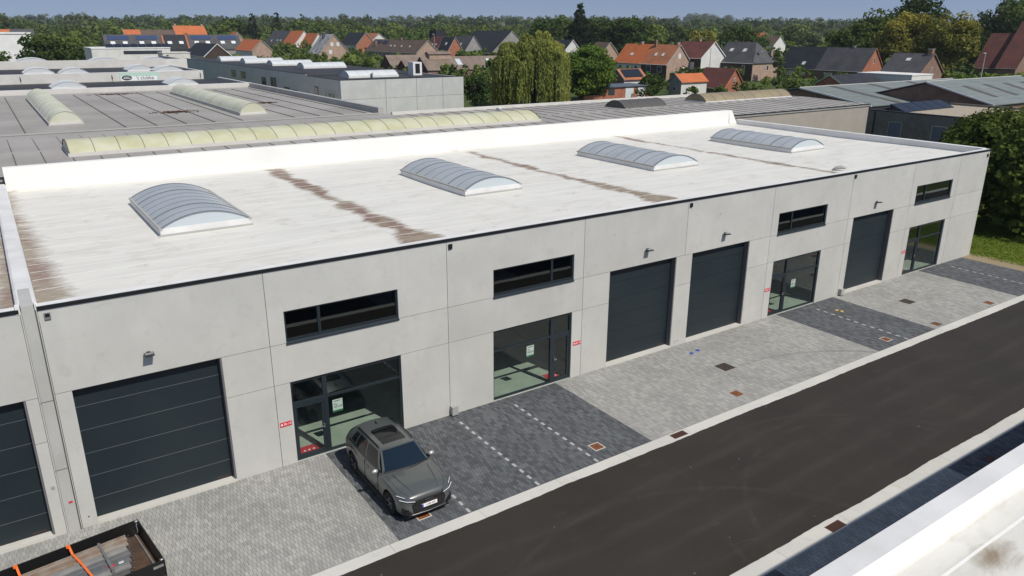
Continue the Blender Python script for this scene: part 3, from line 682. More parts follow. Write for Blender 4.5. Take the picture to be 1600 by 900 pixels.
while y < 19.4:
    ph, am = rr.uniform(0, 6), rr.uniform(0.03, 0.10)
    mb = MB(); pts = []
    for k in range(105):
        x = 11.5 + k * 0.495
        yy = y + am * math.sin(x * 0.33 + ph) + 0.06 * math.sin(x * 1.1 + 2 * ph) * am * 8
        if any(a - .25 < x < b + .25 and 7.15 < yy < 14.5 for a, b in ((15.87, 19.25), (29.2, 32.4), (41.42, 44.9), (53.6, 57.0))): pts.append(None)
        else: pts.append((x, yy))
    zf = lambda u, v: ROOF + 0.02 * math.sin((u - 11.45) / 51.8 * 40) * math.sin((v - .3) / 19.7 * 9) - 0.05 * math.exp(-(((v - .3) / 19.7 - .5) * 3) ** 2)
    w = 0.02
    for p, q in zip(pts + [None], pts[1:] + [None, None]):
        if p and q:
            za, zb = zf(*p), zf(*q); i = len(mb.v)
            mb.v += [(p[0], p[1] - w, za + .001), (p[0], p[1], za + .006), (p[0], p[1] + w, za + .001), (q[0], q[1] - w, zb + .001), (q[0], q[1], zb + .006), (q[0], q[1] + w, zb + .001)]
            mb.f += [(i, i + 3, i + 4, i + 1), (i + 1, i + 4, i + 5, i + 2)]
        elif mb.v:
            mb.build('membrane_seam', M_seam, bld, True); mb = MB()
    y += rr.choice((0.75, 1.25, 1.05, 1.4, 0.9))

def vault(parent, name, x0, x1, y0, y1, z0, curb, rise, axis, glaz, endm, curbm, bars, thick=(), barm=None, hatch=False, n=14):
    """barrel skylight: curb, curved glazing bays, ribs and two end pieces; axis is the direction of the barrel"""
    o = sub(name, parent, (x0, y0, z0)); barm = barm or M_rib
    MB().box(x0, y0, z0 - .08, x1, y1, z0 + curb).build('curb', curbm, o)
    if axis == 'y': L0, L1, c0, c1 = y0, y1, x0, x1
    else: L0, L1, c0, c1 = x0, x1, y0, y1
    half = (c1 - c0) / 2 - .06; mid = (c0 + c1) / 2; zb = z0 + curb
    Rr = (half * half + rise * rise) / (2 * rise); a0 = math.asin(min(1, half / Rr))
    arc = lambda t, dr=0.0: (mid + (Rr + dr) * math.sin(a0 * t), zb + rise - Rr + (Rr + dr) * math.cos(a0 * t))
    pt = (lambda l_, t, dr=0.0: (arc(t, dr)[0], l_, arc(t, dr)[1])) if axis == 'y' else (lambda l_, t, dr=0.0: (l_, arc(t, dr)[0], arc(t, dr)[1]))
    A, B = L0 + .06, L1 - .06
    for k in range(bars):
        a, b = A + (B - A) * k / bars, A + (B - A) * (k + 1) / bars
        MB().grid(lambda u, v: pt(a + (b - a) * u, 2 * v - 1), 1, n).build('glazing_bay', glaz, o, True)
    for k in range(bars + 1):
        l_ = A + (B - A) * k / bars; w = 0.035 if (k in thick or k in (0, bars)) else 0.014; h = 0.028 if (k in thick or k in (0, bars)) else 0.014
        MB().grid(lambda u, v: pt(l_ - w + 2 * w * u, 2 * v - 1, h), 1, n).grid(lambda u, v: pt(l_ - w, 2 * v - 1, h * u), 1, n).grid(lambda u, v: pt(l_ + w, 2 * v - 1, h * u), 1, n).build('rib', barm, o, True)
    for l_, sgn in ((A, -1), (B, 1)):
        mb = MB(); pts = [pt(l_, 2 * k / n - 1) for k in range(n + 1)]
        cpt = pt(l_, 0); mb.v = [tuple(p) for p in pts]; mb.f = [tuple(range(n + 1))]
        mb.build('end_glazing', endm, o)
    if axis == 'y':
        MB().box(x0 - .05, y0 - .05, z0 - .02, x1 + .05, y0 - .002, z0 + .06).box(x0 - .03, y0 - .02, zb - .05, x0 + .08, y1 + .02, zb + .02).box(x1 - .08, y0 - .02, zb - .05, x1 + .03, y1 + .02, zb + .02).build('edge_profile', M_cover, o)
    return o
for i, (a, b) in enumerate(((15.87, 19.25), (29.2, 32.4), (41.42, 44.9), (53.6, 57.0))):
    o = vault(bld, 'skylight', a, b, 7.45, 14.2, ROOF - .03, 0.28, 0.46, 'y', M_poly, M_polyend, M_cop, 8, (2, 6))
    o['label'] = ('barrel skylight nearest the left parapet', 'second barrel skylight from the left', 'third barrel skylight from the left', 'barrel skylight nearest the right parapet')[i]
o = sub('roof_vent', bld, (50.2, 1.9, ROOF))
MB().tube([(50.0, 2.1, ROOF - .02), (50.15, 1.95, ROOF + .12), (50.35, 1.75, ROOF + .19), (50.5, 1.6, ROOF + .14)], [0.05, 0.10, 0.11, 0.07], 10).build('vent_pipe', M_cover, o, True)

# ------------------------------------------------------------------ the neighbouring unit at the left
lft = thing('business_building', 'concrete unit cut off by the left picture edge, joined by a grey joint strip', 'building', (2, 0, 0))
XL = 11.02
def lp(poly): MB().prism(poly, 0.0, 0.25).build('concrete_panel', M_conc, lft)
lp([(-9, H1 + J), (XL - J, H1 + J), (XL - J, T), (-9, T)]); lp([(10.72, H2 + .05), (XL - J, H2 + .05), (XL - J, H1 - J), (10.72, H1 - J)]); lp([(10.72, 0), (XL - J, 0), (XL - J, H2 + .03), (10.72, H2 + .03)])
lp([(-9, 0), (6.6, 0), (6.6, H1 - J), (-9, H1 - J)])
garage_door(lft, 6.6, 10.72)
MB().box(-9, 0.03, H1 - J - .004, XL, 0.2, H1 + J + .004).build('joint_sealant', M_seal, lft)
MB().box(-9, 0.5, 0.0, XL - .2, 0.6, 6.3).build('partition', M_int, lft)
MB().quad((-9, 0.3, ROOF), (10.95, 0.3, ROOF), (10.95, 20, ROOF), (-9, 20, ROOF)).build('roof_membrane', M_memb, lft)
MB().box(-9, 0.021, T + .001, XL - .10, 0.285, 7.0).build('front_coping', M_cop, lft)
MB().prism([(0.021, T), (0.28, T), (0.50, ROOF - .02), (0.50, ROOF - .1), (0.021, ROOF - .1)][::-1], -9, XL - .1, 'x').build('front_upstand', M_memb, lft)
MB().box(-9, -0.03, T - .012, XL - .02, 0.02, 6.992).build('roof_edge_trim', M_trim, lft)
MB().box(-9, 20.0, ROOF - .1, 10.95, 20.35, 7.82).build('rear_upstand', M_memb, lft)
MB().prism([(10.93, ROOF - .05), (11.47, ROOF - .05), (11.44, 7.02), (11.38, 7.07), (11.02, 7.07), (10.96, 7.02)], 0.29, 20.0).build('dividing_parapet', M_cop, lft)
MB().box(10.93, -0.01, 6.85, 11.04, 0.288, 7.06).box(11.37, -0.01, T + .005, 11.405, 0.288, 7.06).build('parapet_end', M_cop, lft)
MB().box(11.06, -0.05, 0.0, 11.35, 0.0, 7.075).box(11.06, 0.001, 7.03, 11.35, 1.6, 7.085).build('joint_cover', M_jcov, lft)
MB().box(11.022, -0.012, 0.0, 11.055, 0.019, 6.9).box(11.385, -0.006, 0.0, 11.405, 0.019, 6.9).build('cover_flange', M_conc, lft)
MB().box(XL, 0.02, 0, S, 0.24, 6.95).build('joint_backing', M_seal, lft)
MB().box(10.86, -0.02, 1.55, 10.95, 0.0, 1.64).build('wall_socket', M_cover, lft)
MB().box(11.20, -0.062, 0.98, 11.30, -0.05, 1.04).build('red_marker', M_red, lft)
for z in (2.1, 4.25): MB().box(11.043, -0.054, z, 11.367, -0.049, z + .02).build('cover_joint', M_seal, lft)

# ------------------------------------------------------------------ the opposite unit (roof in the lower right corner)
opp = thing('business_building', 'opposite unit with white roof edge in the lower right corner', 'building', (40, -18.1, 0))
MB().box(14, -18.35, 0, 82, -18.1, T - .01).build('front_wall', M_conc, opp)
MB().box(14, -18.12, T - .012, 82, -18.07, 6.985).build('roof_edge_trim', M_trim, opp)
MB().hull([(14, -18.42, T), (82, -18.42, T), (82, -18.075, T), (14, -18.075, T), (14, -18.42, 7.02), (82, -18.42, 7.02), (82, -18.075, 6.99), (14, -18.075, 6.99)]).build('front_coping', M_cop, opp)
MB().prism([(-18.421, 7.01), (-18.58, 6.72), (-18.58, 6.4), (-18.421, 6.4)], 14, 82, 'x').build('front_upstand', M_memb, opp)
MB().quad((14, -18.55, 6.70), (82, -18.55, 6.70), (82, -42, 6.70), (14, -42, 6.70)).build('roof_membrane', M_memb, opp)
MB().box(14, -42, 0, 14.2, -18.36, 6.69).box(81.8, -42, 0, 82, -18.36, 6.69).build('side_wall', M_conc, opp)
for k, y_ in enumerate((-18.95, -19.9, -20.9)):
    MB().box(14, y_ - .02, 6.70, 82, y_ + .02, 6.712).build('membrane_seam', M_seam, opp)
for x0, x1 in ((27.5, 31.5), (32.5, 36.5), (44, 48), (56, 60)):
    MB().box(x0, -18.1, 0.1, x1, -18.05, 4.4).build('garage_door', M_door, opp)
for x0, x1 in ((20, 24), (38.5, 42.5), (50, 54)):
    MB().box(x0, -18.1, 0.05, x1, -18.06, 2.95).build('shopfront', M_anth, opp)

# ------------------------------------------------------------------ covers and grates in the paving
def cover(x, y_, w, d, m, frame, label, name='drain_cover', z=0.004):
    o = thing(name, label, 'manhole cover', (x, y_, 0))
    if frame:
        t = 0.035
        f = MB(); a, b, c, e = x - w / 2, x + w / 2, y_ - d / 2, y_ + d / 2
        f.box(a, c, -.02, b, c + t, z + .004).box(a, e - t, -.02, b, e, z + .004).box(a, c + t, -.02, a + t, e - t, z + .004).box(b - t, c + t, -.02, b, e - t, z + .004).build('frame', frame, o)
        MB().box(x - w / 2 + t, y_ - d / 2 + t, -.02, x + w / 2 - t, y_ + d / 2 - t, z).build('lid', m, o)
    else:
        MB().box(x - w / 2, y_ - d / 2, -.02, x + w / 2, y_ + d / 2, z).build('lid', m, o)
    MB().box(x - .06, y_ - .02, z + .0005, x + .06, y_ + .02, z + .006).build('lifting_lug', M_iron, o)
cover(27.08, -4.94, .46, .46, M_rust, M_gut, 'rusty orange cover with pale frame between the dashed bay lines')
cover(34.54, -4.94, .40, .40, M_rust, M_rust, 'small rusty cover in light paving before the paired garage doors')
cover(45.12, -5.10, .46, .46, M_rust, M_gut, 'rusty cover with pale frame beside the single dashed line')
cover(49.18, -5.40, .42, .40, M_rust, M_iron, 'small rusty cover near the gutter below the farthest garage door')
cover(54.76, -5.34, .46, .42, M_rust, None, 'farthest rusty cover, near the gutter at the right edge')
cover(20.05, -5.02, .46, .46, M_rust, M_gut, 'rusty cover with pale frame half under the front of the SUV')
cover(36.18, -2.92, .66, .64, M_iron, M_iron, 'dark square manhole cover before the paired garage doors')
cover(51.22, -2.72, .66, .64, M_iron, M_iron, 'dark square manhole cover before the farthest garage door')
cover(37.85, -13.30, .50, .46, M_ironr, M_iron, 'rusty cover in the shaded paving across the road')
def grate(x, y_, label):
    o = thing('gutter_grate', label, 'drain grate', (x, y_, 0))
    a, b, c, e = x - .34, x + .34, y_ - .15, y_ + .15
    MB().box(a, c, -.03, b, c + .03, .006).box(a, e - .03, -.03, b, e, .006).box(a, c + .03, -.03, a + .03, e - .03, .006).box(b - .03, c + .03, -.03, b, e - .03, .006).build('frame', M_ironr, o)
    MB().box(a + .03, c + .03, .0008, b - .03, e - .03, .0018).build('sump', M_trim, o)
    for k in range(9):
        xx = a + .06 + k * .07; MB().box(xx - .016, c + .03, .002, xx + .016, e - .03, .007).build('bar', M_ironr, o)
grate(30.13, -5.98, 'slotted rusty grate in the gutter beside the light paving')
grate(30.02, -12.45, 'slotted rusty grate in the gutter across the road')
M_blue = mat('blue_plastic', (0.03, 0.11, 0.42), 0.5); M_yellow = mat('yellow_plastic', (0.55, 0.33, 0.02), 0.5)
for x, y_, m, lab in ((36.06, -1.06, M_blue, 'blue valve cap in light paving, nearer the doors'), (36.55, -0.98, M_blue, 'blue valve cap in light paving, the right one of two'), (46.72, -1.40, M_yellow, 'yellow valve cap on dark paving, nearer the wall'), (46.80, -1.66, M_yellow, 'yellow valve cap on dark paving, nearer the dashes')):
    o = thing('valve_cap', lab, 'valve cap', (x, y_, 0))
    MB().tube([(x, y_, -.01), (x, y_, .02), (x, y_, .026)], [.105, .10, .08], 14).build('cap', m, o)
    MB().tube([(x, y_, .0265), (x, y_, .034)], .035, 8).build('plug', M_iron if m is M_blue else M_wtxt, o)

# ------------------------------------------------------------------ the parked SUV (front towards -Y)
M_paint = mat('grey_car_paint', (0.070, 0.078, 0.075), 0.30, spec=0.5, coat=0.9, fine=0)
M_carblk = mat('gloss_black', (0.008, 0.008, 0.009), 0.25, spec=0.5, fine=0)
M_carmat = mat('matt_black_plastic', (0.014, 0.014, 0.014), 0.6, fine=0)
M_tyre = mat('tyre_rubber', (0.015, 0.015, 0.016), 0.85, fine=0)
M_rim = mat('alloy_rim', (0.20, 0.20, 0.205), 0.35, metal=0.7, fine=0)
M_chrome = mat('mirror_silver', (0.50, 0.50, 0.49), 0.45, metal=0.6, fine=0)
M_lens = mat('headlamp_lens', (0.07, 0.08, 0.09), 0.12, spec=0.6, fine=0)
M_led = mat('headlamp_led', (0.85, 0.87, 0.9), 0.2, fine=0)
M_wind = mat('tinted_windscreen', (0.006, 0.014, 0.024), 0.03, spec=0.5, fine=0)
M_sidew = mat('dark_side_glass', (0.008, 0.009, 0.010), 0.08, spec=0.45, fine=0)
M_plateblue = mat('plate_blue', (0.02, 0.05, 0.35), 0.5, fine=0); M_platered = mat('plate_red_print', (0.30, 0.02, 0.03), 0.5, fine=0)

def build_car():
    car = thing('parked_car', 'grey compact SUV parked nose-out in the dark paved bay', 'car', (20.17, -3.01, 0))
    Z0 = (0, 0, 0)
    # y, half width, bottom, shoulder height, centre height
    ST = [(-2.25, .60, .34, .66, .70), (-2.23, .70, .28, .74, .80), (-2.16, .79, .23, .83, .885), (-2.02, .855, .21, .885, .945), (-1.8, .90, .20, .925, .99), (-1.4, .92, .20, .965, 1.035),
          (-1.0, .922, .20, .99, 1.07), (-.7, .92, .20, 1.005, 1.09), (-.3, .918, .20, 1.015, 1.05), (.4, .92, .20, 1.03, 1.05), (1.1, .925, .20, 1.05, 1.06), (1.6, .92, .21, 1.065, 1.07), (1.95, .89, .24, 1.06, 1.07), (2.14, .83, .30, 1.02, 1.03), (2.22, .74, .36, .93, .95), (2.24, .62, .44, .82, .84)]
    mb = MB(); rows = []
    for y_, w, zb, zs, zc in ST:
        sec = [(w * .86, zb), (w * .97, zb + .06), (w, zb + .22), (w * .985, .56 if zs > .8 else zb + .3), (w * 1.0, max(.70, zs - .22) if zs > .8 else zs - .06), (w * .965, zs - .03), (w * .90, zs), (w * .62, zs + (zc - zs) * .72), (w * .3, zs + (zc - zs) * .95), (0, zc)]
        full = [(-x, z) for x, z in sec] + [(x, z) for x, z in sec[-2::-1]]
        rows.append([len(mb.v) + k for k in range(len(full))]); mb.v += [(x, y_, z) for x, z in full]
    for a, b in zip(rows, rows[1:]):
        for k in range(len(a) - 1): mb.f.append((a[k], b[k], b[k + 1], a[k + 1]))
        mb.f.append((a[-1], b[-1], b[0], a[0]))
    mb.f.append(tuple(rows[0])); mb.f.append(tuple(reversed(rows[-1])))
    body = mb.build('body', M_paint, car, True, Z0)
    ss = body.modifiers.new('s', 'SUBSURF'); ss.levels = 2; ss.render_levels = 2
    AX = (-1.38, 1.36); WR = 0.355; TX = .80
    cut = MB()
    for y_ in AX:
        for sx in (-1, 1): cut.tube([(sx * .58, y_, WR + .02), (sx * 1.2, y_, WR + .02)], WR + .055, 28)
    co = cut.build('cut', None, None, False, Z0)
    bo = body.modifiers.new('b', 'BOOLEAN'); bo.operation = 'DIFFERENCE'; bo.object = co; bo.solver = 'EXACT'
    co.location = car.location
    bpy.context.view_layer.update()
    me = bpy.data.meshes.new_from_object(body.evaluated_get(bpy.context.evaluated_depsgraph_get()))
    body.modifiers.clear(); body.data = me; bpy.data.objects.remove(co)
    if not me.materials: me.materials.append(M_paint)
    # greenhouse
    W0 = lambda t: Vector((.80 * t, -1.0 + .24 * t * t, 1.08 - .065 * t * t)); W1 = lambda t: Vector((.60 * t, -.32 + .09 * t * t, 1.565 - .06 * t * t))
    def roof(t, s):
        xh = .60 + .03 * math.sin(math.pi * s) - .03 * s; yy = -.32 + 2.06 * s + .09 * t * t * (1 - s) - .03 * t * t * s
        return Vector((xh * t, yy, 1.565 + .05 * math.sin(math.pi * (s * .85 + .05)) - .055 * s - .06 * t * t))
    def side(sx, s, v):
        top = roof(1, s); bot = Vector((.83 + .035 * math.sin(math.pi * s), -.74 + 2.72 * s, 1.0 + .075 * s))
        p = bot.lerp(top, v); p.x += .03 * math.sin(math.pi * v); return Vector((sx * p.x, p.y, p.z))
    R1 = lambda t: roof(t, 1); R0 = lambda t: Vector((.80 * t, 2.12 - .10 * t * t, 1.05 + .01 * t * t))
    def off(fn, d=.006, e=.002):
        def g(u, v):
            p = fn(u, v); a = fn(min(u + e, 1), v) - fn(max(u - e, 0), v); b = fn(u, min(v + e, 1)) - fn(u, max(v - e, 0)); n = a.cross(b)
            if n.length < 1e-9: return p
            n.normalize()
            if n.dot(p - Vector((0, p.y * .9 + .3, .9))) < 0: n = -n
            return p + n * d
        return g
    ws = lambda u, v: W0(2 * u - 1).lerp(W1(2 * u - 1), v) + Vector((0, -.010, .012)) * math.sin(math.pi * v)
    rf = lambda u, v: roof(2 * u - 1, v)
    rg = lambda u, v: R0(2 * u - 1).lerp(R1(2 * u - 1), v) + Vector((0, .05, .03)) * math.sin(math.pi * v)
    g = MB(); g.grid(ws, 16, 6).grid(rf, 16, 14).grid(rg, 16, 6)
    for sx in (-1, 1): g.grid(lambda u, v: side(sx, u, v), 18, 8)
    g.build('cabin', M_paint, car, True, Z0)
    sp = lambda fn, u0, u1, v0, v1: (lambda u, v: fn(u0 + (u1 - u0) * u, v0 + (v1 - v0) * v))
    MB().grid(sp(off(ws), .045, .955, .06, .96), 16, 6).build('windscreen', M_wind, car, True, Z0)
    MB().grid(sp(off(ws, .004), .02, .98, -.03, .10), 16, 2).build('wiper_cowl', M_carmat, car, True, Z0)
    MB().grid(sp(off(rg), .07, .93, .22, .92), 12, 5).build('rear_window', M_sidew, car, True, Z0)
    MB().grid(sp(off(rf), .17, .83, .13, .60), 12, 8).build('sunroof', M_sidew, car, True, Z0)
    MB().grid(sp(off(rf, .03), .19, .81, .54, .62), 8, 2).build('sunroof_deflector', M_carblk, car, True, Z0)
    MB().grid(sp(off(rf, .012), .19, .81, .30, .32), 8, 1).build('sunroof_joint', M_carblk, car, True, Z0)
    sh = roof(0, .80); MB().hull([(-.025, sh.y - .06, sh.z - .01), (.025, sh.y - .06, sh.z - .01), (.025, sh.y + .10, sh.z - .01), (-.025, sh.y + .10, sh.z - .01), (-.008, sh.y + .03, sh.z + .06), (.008, sh.y + .03, sh.z + .06), (.01, sh.y + .10, sh.z + .055), (-.01, sh.y + .10, sh.z + .055)]).build('antenna_fin', M_carblk, car, False, Z0)
    for sx in (-1, 1):
        fs = lambda u, v: side(sx, u, v)
        for a, b, v0, v1 in ((.065, .385, .10, .90), (.415, .70, .10, .90), (.725, .86, .20, .88)):
            MB().grid(sp(off(fs), a, b, v0, v1), 8, 5).build('side_window', M_sidew, car, True, Z0)
        MB().grid(sp(off(fs, .004), .04, .90, .03, .12), 14, 1).build('window_trim', M_carblk, car, True, Z0)
        rail = [roof(.965 * sx, s) + Vector((0, 0, .045)) for s in np.linspace(.10, .88, 12)]
        rail = [roof(.965 * sx, .07)] + rail + [roof(.965 * sx, .91)]
        MB().tube(rail, .020, 8).build('roof_rail', M_carblk if sx > 0 else M_carmat, car, True, Z0)
        # mirrors
        m_ = sub('wing_mirror', car, car.location)
        MB().hull([(sx * .84, -.62, 1.00), (sx * .93, -.66, 1.00), (sx * .93, -.58, 1.00), (sx * .84, -.52, 1.00), (sx * .86, -.62, 1.06), (sx * .93, -.66, 1.06), (sx * .93, -.58, 1.06), (sx * .86, -.52, 1.06)]).build('mirror_arm', M_carblk, m_, False, Z0)
        mm = MB().grid(lambda u, v: (sx * (.985 + .105 * math.cos(2 * math.pi * u) * math.sin(math.pi * v)), -.615 + .075 * math.sin(2 * math.pi * u) * math.sin(math.pi * v), 1.09 + .075 * math.cos(math.pi * v)), 14, 8)
        mm.build('mirror_shell', M_chrome, m_, True, Z0)
        # doors: seams and handles
        for s_, e_ in ((-.62, -.62), (.36, .36), (1.30, 1.42)):
            MB().hull([(sx * .90, s_ - .006, .34), (sx * .926, s_ - .006, .34), (sx * .926, s_ + .006, .34), (sx * .90, s_ + .006, .34), (sx * .88, e_ - .006, .99), (sx * .914, e_ - .006, .99), (sx * .914, e_ + .006, .99), (sx * .88, e_ + .006, .99)]).build('door_gap', M_carmat, car, False, Z0)
        for y_ in (.18, 1.12):
            MB().hull([(sx * .915, y_ - .10, .84), (sx * .955, y_ - .08, .845), (sx * .955, y_ + .08, .845), (sx * .915, y_ + .10, .84), (sx * .91, y_ - .10, .88), (sx * .95, y_ - .08, .875), (sx * .95, y_ + .08, .875), (sx * .91, y_ + .10, .88)]).build('door_handle', M_paint, car, False, Z0)
        MB().box(min(sx * .86, sx * .925), -1.0, .195, max(sx * .86, sx * .925), .98, .30).build('sill', M_carmat, car, False, Z0)
        # headlamp set into the corner
        P = [(.46, -2.268, .742), (.70, -2.205, .775), (.86, -2.04, .815), (.905, -1.86, .86), (.88, -1.90, .905), (.72, -2.12, .875), (.48, -2.245, .815)]
        hl = sub('headlamp', car, car.location)
        P = [(x + .025 * (x / .9) ** 2, y_ - .03, z + .008) for x, y_, z in P]; mb = MB(); mb.v = [(sx * x, y_, z) for x, y_, z in P] + [(sx * x * .95, y_ + .08, z - .02) for x, y_, z in P]; n = len(P)
        mb.f = [tuple(range(n)), tuple(range(2 * n - 1, n - 1, -1))] + [(k, n + k, n + (k + 1) % n, (k + 1) % n) for k in range(n)]
        mb.build('lens', M_lens, hl, False, Z0)
        MB().hull([(sx * .60, -2.25, .772), (sx * .80, -2.12, .80), (sx * .80, -2.08, .80), (sx * .60, -2.20, .772), (sx * .60, -2.245, .808), (sx * .80, -2.10, .838), (sx * .80, -2.07, .838), (sx * .60, -2.20, .808)]).build('reflector', M_carblk, hl, False, Z0)
        MB().tube([(sx * .48, -2.302, .757), (sx * .71, -2.24, .79), (sx * .885, -2.07, .828)], .009, 6).tube([(sx * .74, -2.152, .885), (sx * .91, -1.93, .915)], .008, 6).build('light_strip', M_led, hl, False, Z0)
        # lower side intake
        mb = MB(); P = [(.56, -2.255, .335), (.76, -2.20, .33), (.845, -2.08, .40), (.82, -2.10, .54), (.66, -2.23, .50)]
        P = [(x + .014, y_ - .018, z) for x, y_, z in P]; mb.v = [(sx * x, y_, z) for x, y_, z in P] + [(sx * x * .95, y_ + .10, z) for x, y_, z in P]; n = 5
        mb.f = [tuple(range(n)), tuple(range(2 * n - 1, n - 1, -1))] + [(k, n + k, n + (k + 1) % n, (k + 1) % n) for k in range(n)]
        mb.build('side_intake', M_carblk, car, False, Z0)
        # tail lamp
        MB().hull([(sx * .55, 2.17, .86), (sx * .86, 2.02, .86), (sx * .84, 1.96, .86), (sx * .55, 2.1, .86), (sx * .55, 2.16, .99), (sx * .86, 2.0, .99), (sx * .84, 1.94, .99), (sx * .55, 2.1, .99)]).build('tail_lamp', M_red, car, False, Z0)
    # grille, badge, plate, lower lip
    gp = [(-.50, .42), (-.40, .345), (.40, .345), (.50, .42), (.545, .62), (.45, .74), (-.45, .74), (-.545, .62)]
    gr = sub('grille', car, car.location)
    MB().prism(gp, -2.272, -2.10).build('grille_mesh', M_carblk, gr, False, Z0)
    fr = MB(); n = len(gp)
    for k in range(n):
        a, b = gp[k], gp[(k + 1) % n]
        fr.tube([(a[0], -2.274, a[1]), (b[0], -2.274, b[1])], .014, 6)
    fr.build('grille_frame', M_carmat, gr, False, Z0)
    for k in range(9):
        x = -.44 + .11 * k; MB().box(x - .006, -2.279, .40, x + .006, -2.271, .70).build('grille_bar', M_carmat, gr, False, Z0)
    M_badge = mat('dark_badge', (0.11, 0.11, 0.115), 0.3, metal=0.5, fine=0)
    for k in range(4):
        cx = -.105 + .07 * k
        MB().tube([(cx + .045 * math.cos(a), -2.284, .655 + .045 * math.sin(a)) for a in np.linspace(0, 2 * math.pi, 17)], .007, 5, False).build('badge_ring', M_badge, gr, True, Z0)
    pl = sub('number_plate', car, car.location)
    MB().box(-.26, -2.298, .465, .26, -2.285, .58).build('plate', M_paper, pl, False, Z0)
    MB().box(-.26, -2.2995, .467, -.205, -2.297, .578).build('euro_band', M_plateblue, pl, False, Z0)
    text('1-ABF-493', .085, M_platered, pl, Matrix.Translation((.03, -2.30, .522)) @ FACE_S, 'plate_text', sx=.9)
    MB().hull([(-.70, -2.22, .20), (.70, -2.22, .20), (.72, -1.95, .20), (-.72, -1.95, .20), (-.66, -2.285, .285), (.66, -2.285, .285), (.78, -1.95, .30), (-.78, -1.95, .30)]).build('front_skirt', M_carmat, car, False, Z0)
    MB().tube([(-.74, -2.17, .315), (-.55, -2.262, .30), (0, -2.293, .295), (.55, -2.262, .30), (.74, -2.17, .315)], .016, 6).build('skid_trim', M_rim, car, True, Z0)
    # bonnet shut line
    for sx in (-1, 1):
        MB().tube([(sx * .55, -2.19, .868), (sx * .70, -1.95, .942), (sx * .765, -1.5, 1.005), (sx * .775, -.95, 1.052)], .003, 5).build('bonnet_gap', M_carmat, car, True, Z0)
        MB().tube([(sx * .40, -2.13, .915), (sx * .52, -1.6, 1.018), (sx * .60, -1.05, 1.062)], .007, 6).build('bonnet_crease', M_paint, car, True, Z0)
    # wheels
    for y_ in AX:
        for sx in (-1, 1):
            w = sub('wheel', car, car.location)
            prof = [(.20, -.105), (.265, -.118), (.335, -.112), (.355, -.07), (.355, .07), (.335, .112), (.265, .118), (.20, .105)]
            MB().grid(lambda u, v: (lambda r, o: (sx * (TX + o * 1.0), y_ + r * math.cos(2 * math.pi * u), WR + r * math.sin(2 * math.pi * u)))(*prof[min(int(round(v * 7)), 7)]), 28, 7).build('tyre', M_tyre, w, True, Z0)
            xo = sx * (TX + .085)
            MB().tube([(xo - sx * .03, y_, WR), (xo - sx * .02, y_, WR)], .255, 24).build('rim_barrel', M_carmat, w, False, Z0)
            rim = MB()
            for k in range(5):
                for dk in (-.16, .16):
                    a = 2 * math.pi * k / 5 + .3 + dk
                    rim.tube([(xo, y_ + .05 * math.cos(a - dk), WR + .05 * math.sin(a - dk)), (xo, y_ + .245 * math.cos(a), WR + .245 * math.sin(a))], [.022, .016], 6)
            rim.tube([(xo, y_ + .252 * math.cos(a), WR + .252 * math.sin(a)) for a in np.linspace(0, 2 * math.pi, 25)], .012, 5, False).tube([(xo - sx * .02, y_, WR), (xo + sx * .012, y_, WR)], .055, 12)
            rim.build('rim', M_rim, w, True, Z0)
            # dark wheel housing
            MB().tube([(sx * .60, y_, WR + .02), (sx * .86, y_, WR + .02)], WR + .052, 24, False).build('wheel_housing', M_carmat, w, True, Z0)
            MB().tube([(sx * .60, y_, WR + .02), (sx * .61, y_, WR + .02)], WR + .05, 24).build('housing_back', M_carmat, w, False, Z0)
    return car
build_car()

# ------------------------------------------------------------------ open trailer with strapped metal channels
TR = thing('flatbed_trailer', 'black open box trailer loaded with metal channels, lower left corner', 'trailer', (12.70, -2.13, 0), rz=rad(7.0))
Z0 = (0, 0, 0); TL, TW, TZ0, TZ1 = -4.6, -2.26, 0.62, 1.08      # local: runs towards -X from its rear corner and towards -Y
M_trfl = mat('worn_plywood', (0.10, 0.055, 0.032), 0.8, col2=(0.055, 0.035, 0.026), nscale=2.5)
M_trbl = mat('black_steel', (0.010, 0.010, 0.010), 0.45, fine=0.05)
MB().box(TL, TW, TZ0 - .06, 0, 0, TZ0).build('floor', M_trfl, TR, False, Z0)
MB().box(TL, -.035, TZ0 - .12, -.04, 0, TZ1).build('side_board', M_trbl, TR, False, Z0)
MB().box(TL, TW, TZ0 - .12, -.04, TW + .035, TZ1).build('side_board', M_trbl, TR, False, Z0)
MB().box(-.035, TW, TZ0 - .12, 0, 0, TZ1).build('tailgate', M_trbl, TR, False, Z0)
MB().box(TL, TW, TZ0 - .12, TL + .035, 0, TZ1).build('headboard', M_trbl, TR, False, Z0)
MB().box(-.16, TW + .06, TZ0, -.12, -.06, TZ0 + .05).build('floor_rail', M_alu, TR, False, Z0)
for y_ in (-.06, TW + .06):
    MB().tube([(-.05, y_, TZ1 - .02), (-.075, y_ * 1.0, TZ1 - .16), (-.06, y_, TZ1 - .30), (-.09, y_, TZ1 - .42)], .018, 6).box(-.10, y_ - .035, TZ1 - .05, -.02, y_ + .035, TZ1 + .012).build('latch_chain', M_alu, TR, True, Z0)
for y_ in (.012, TW - .012):
    MB().box(-.30, y_ - .012, TZ1 - .16, -.05, y_ + .012, TZ1 - .10).build('latch', M_alu, TR, False, Z0)
for y_ in (-.25, TW + .25):
    w = sub('wheel', TR, TR.location)
    w.matrix_local = Matrix.Identity(4)
    MB().tube([(-2.6, y_ - .1, .31), (-2.6, y_ + .1, .31)], .31, 20).build('tyre', M_tyre, w, True, Z0)
    MB().tube([(-2.6, y_ - .105, .31), (-2.6, y_ + .105, .31)], .17, 14).build('rim', M_alu, w, True, Z0)
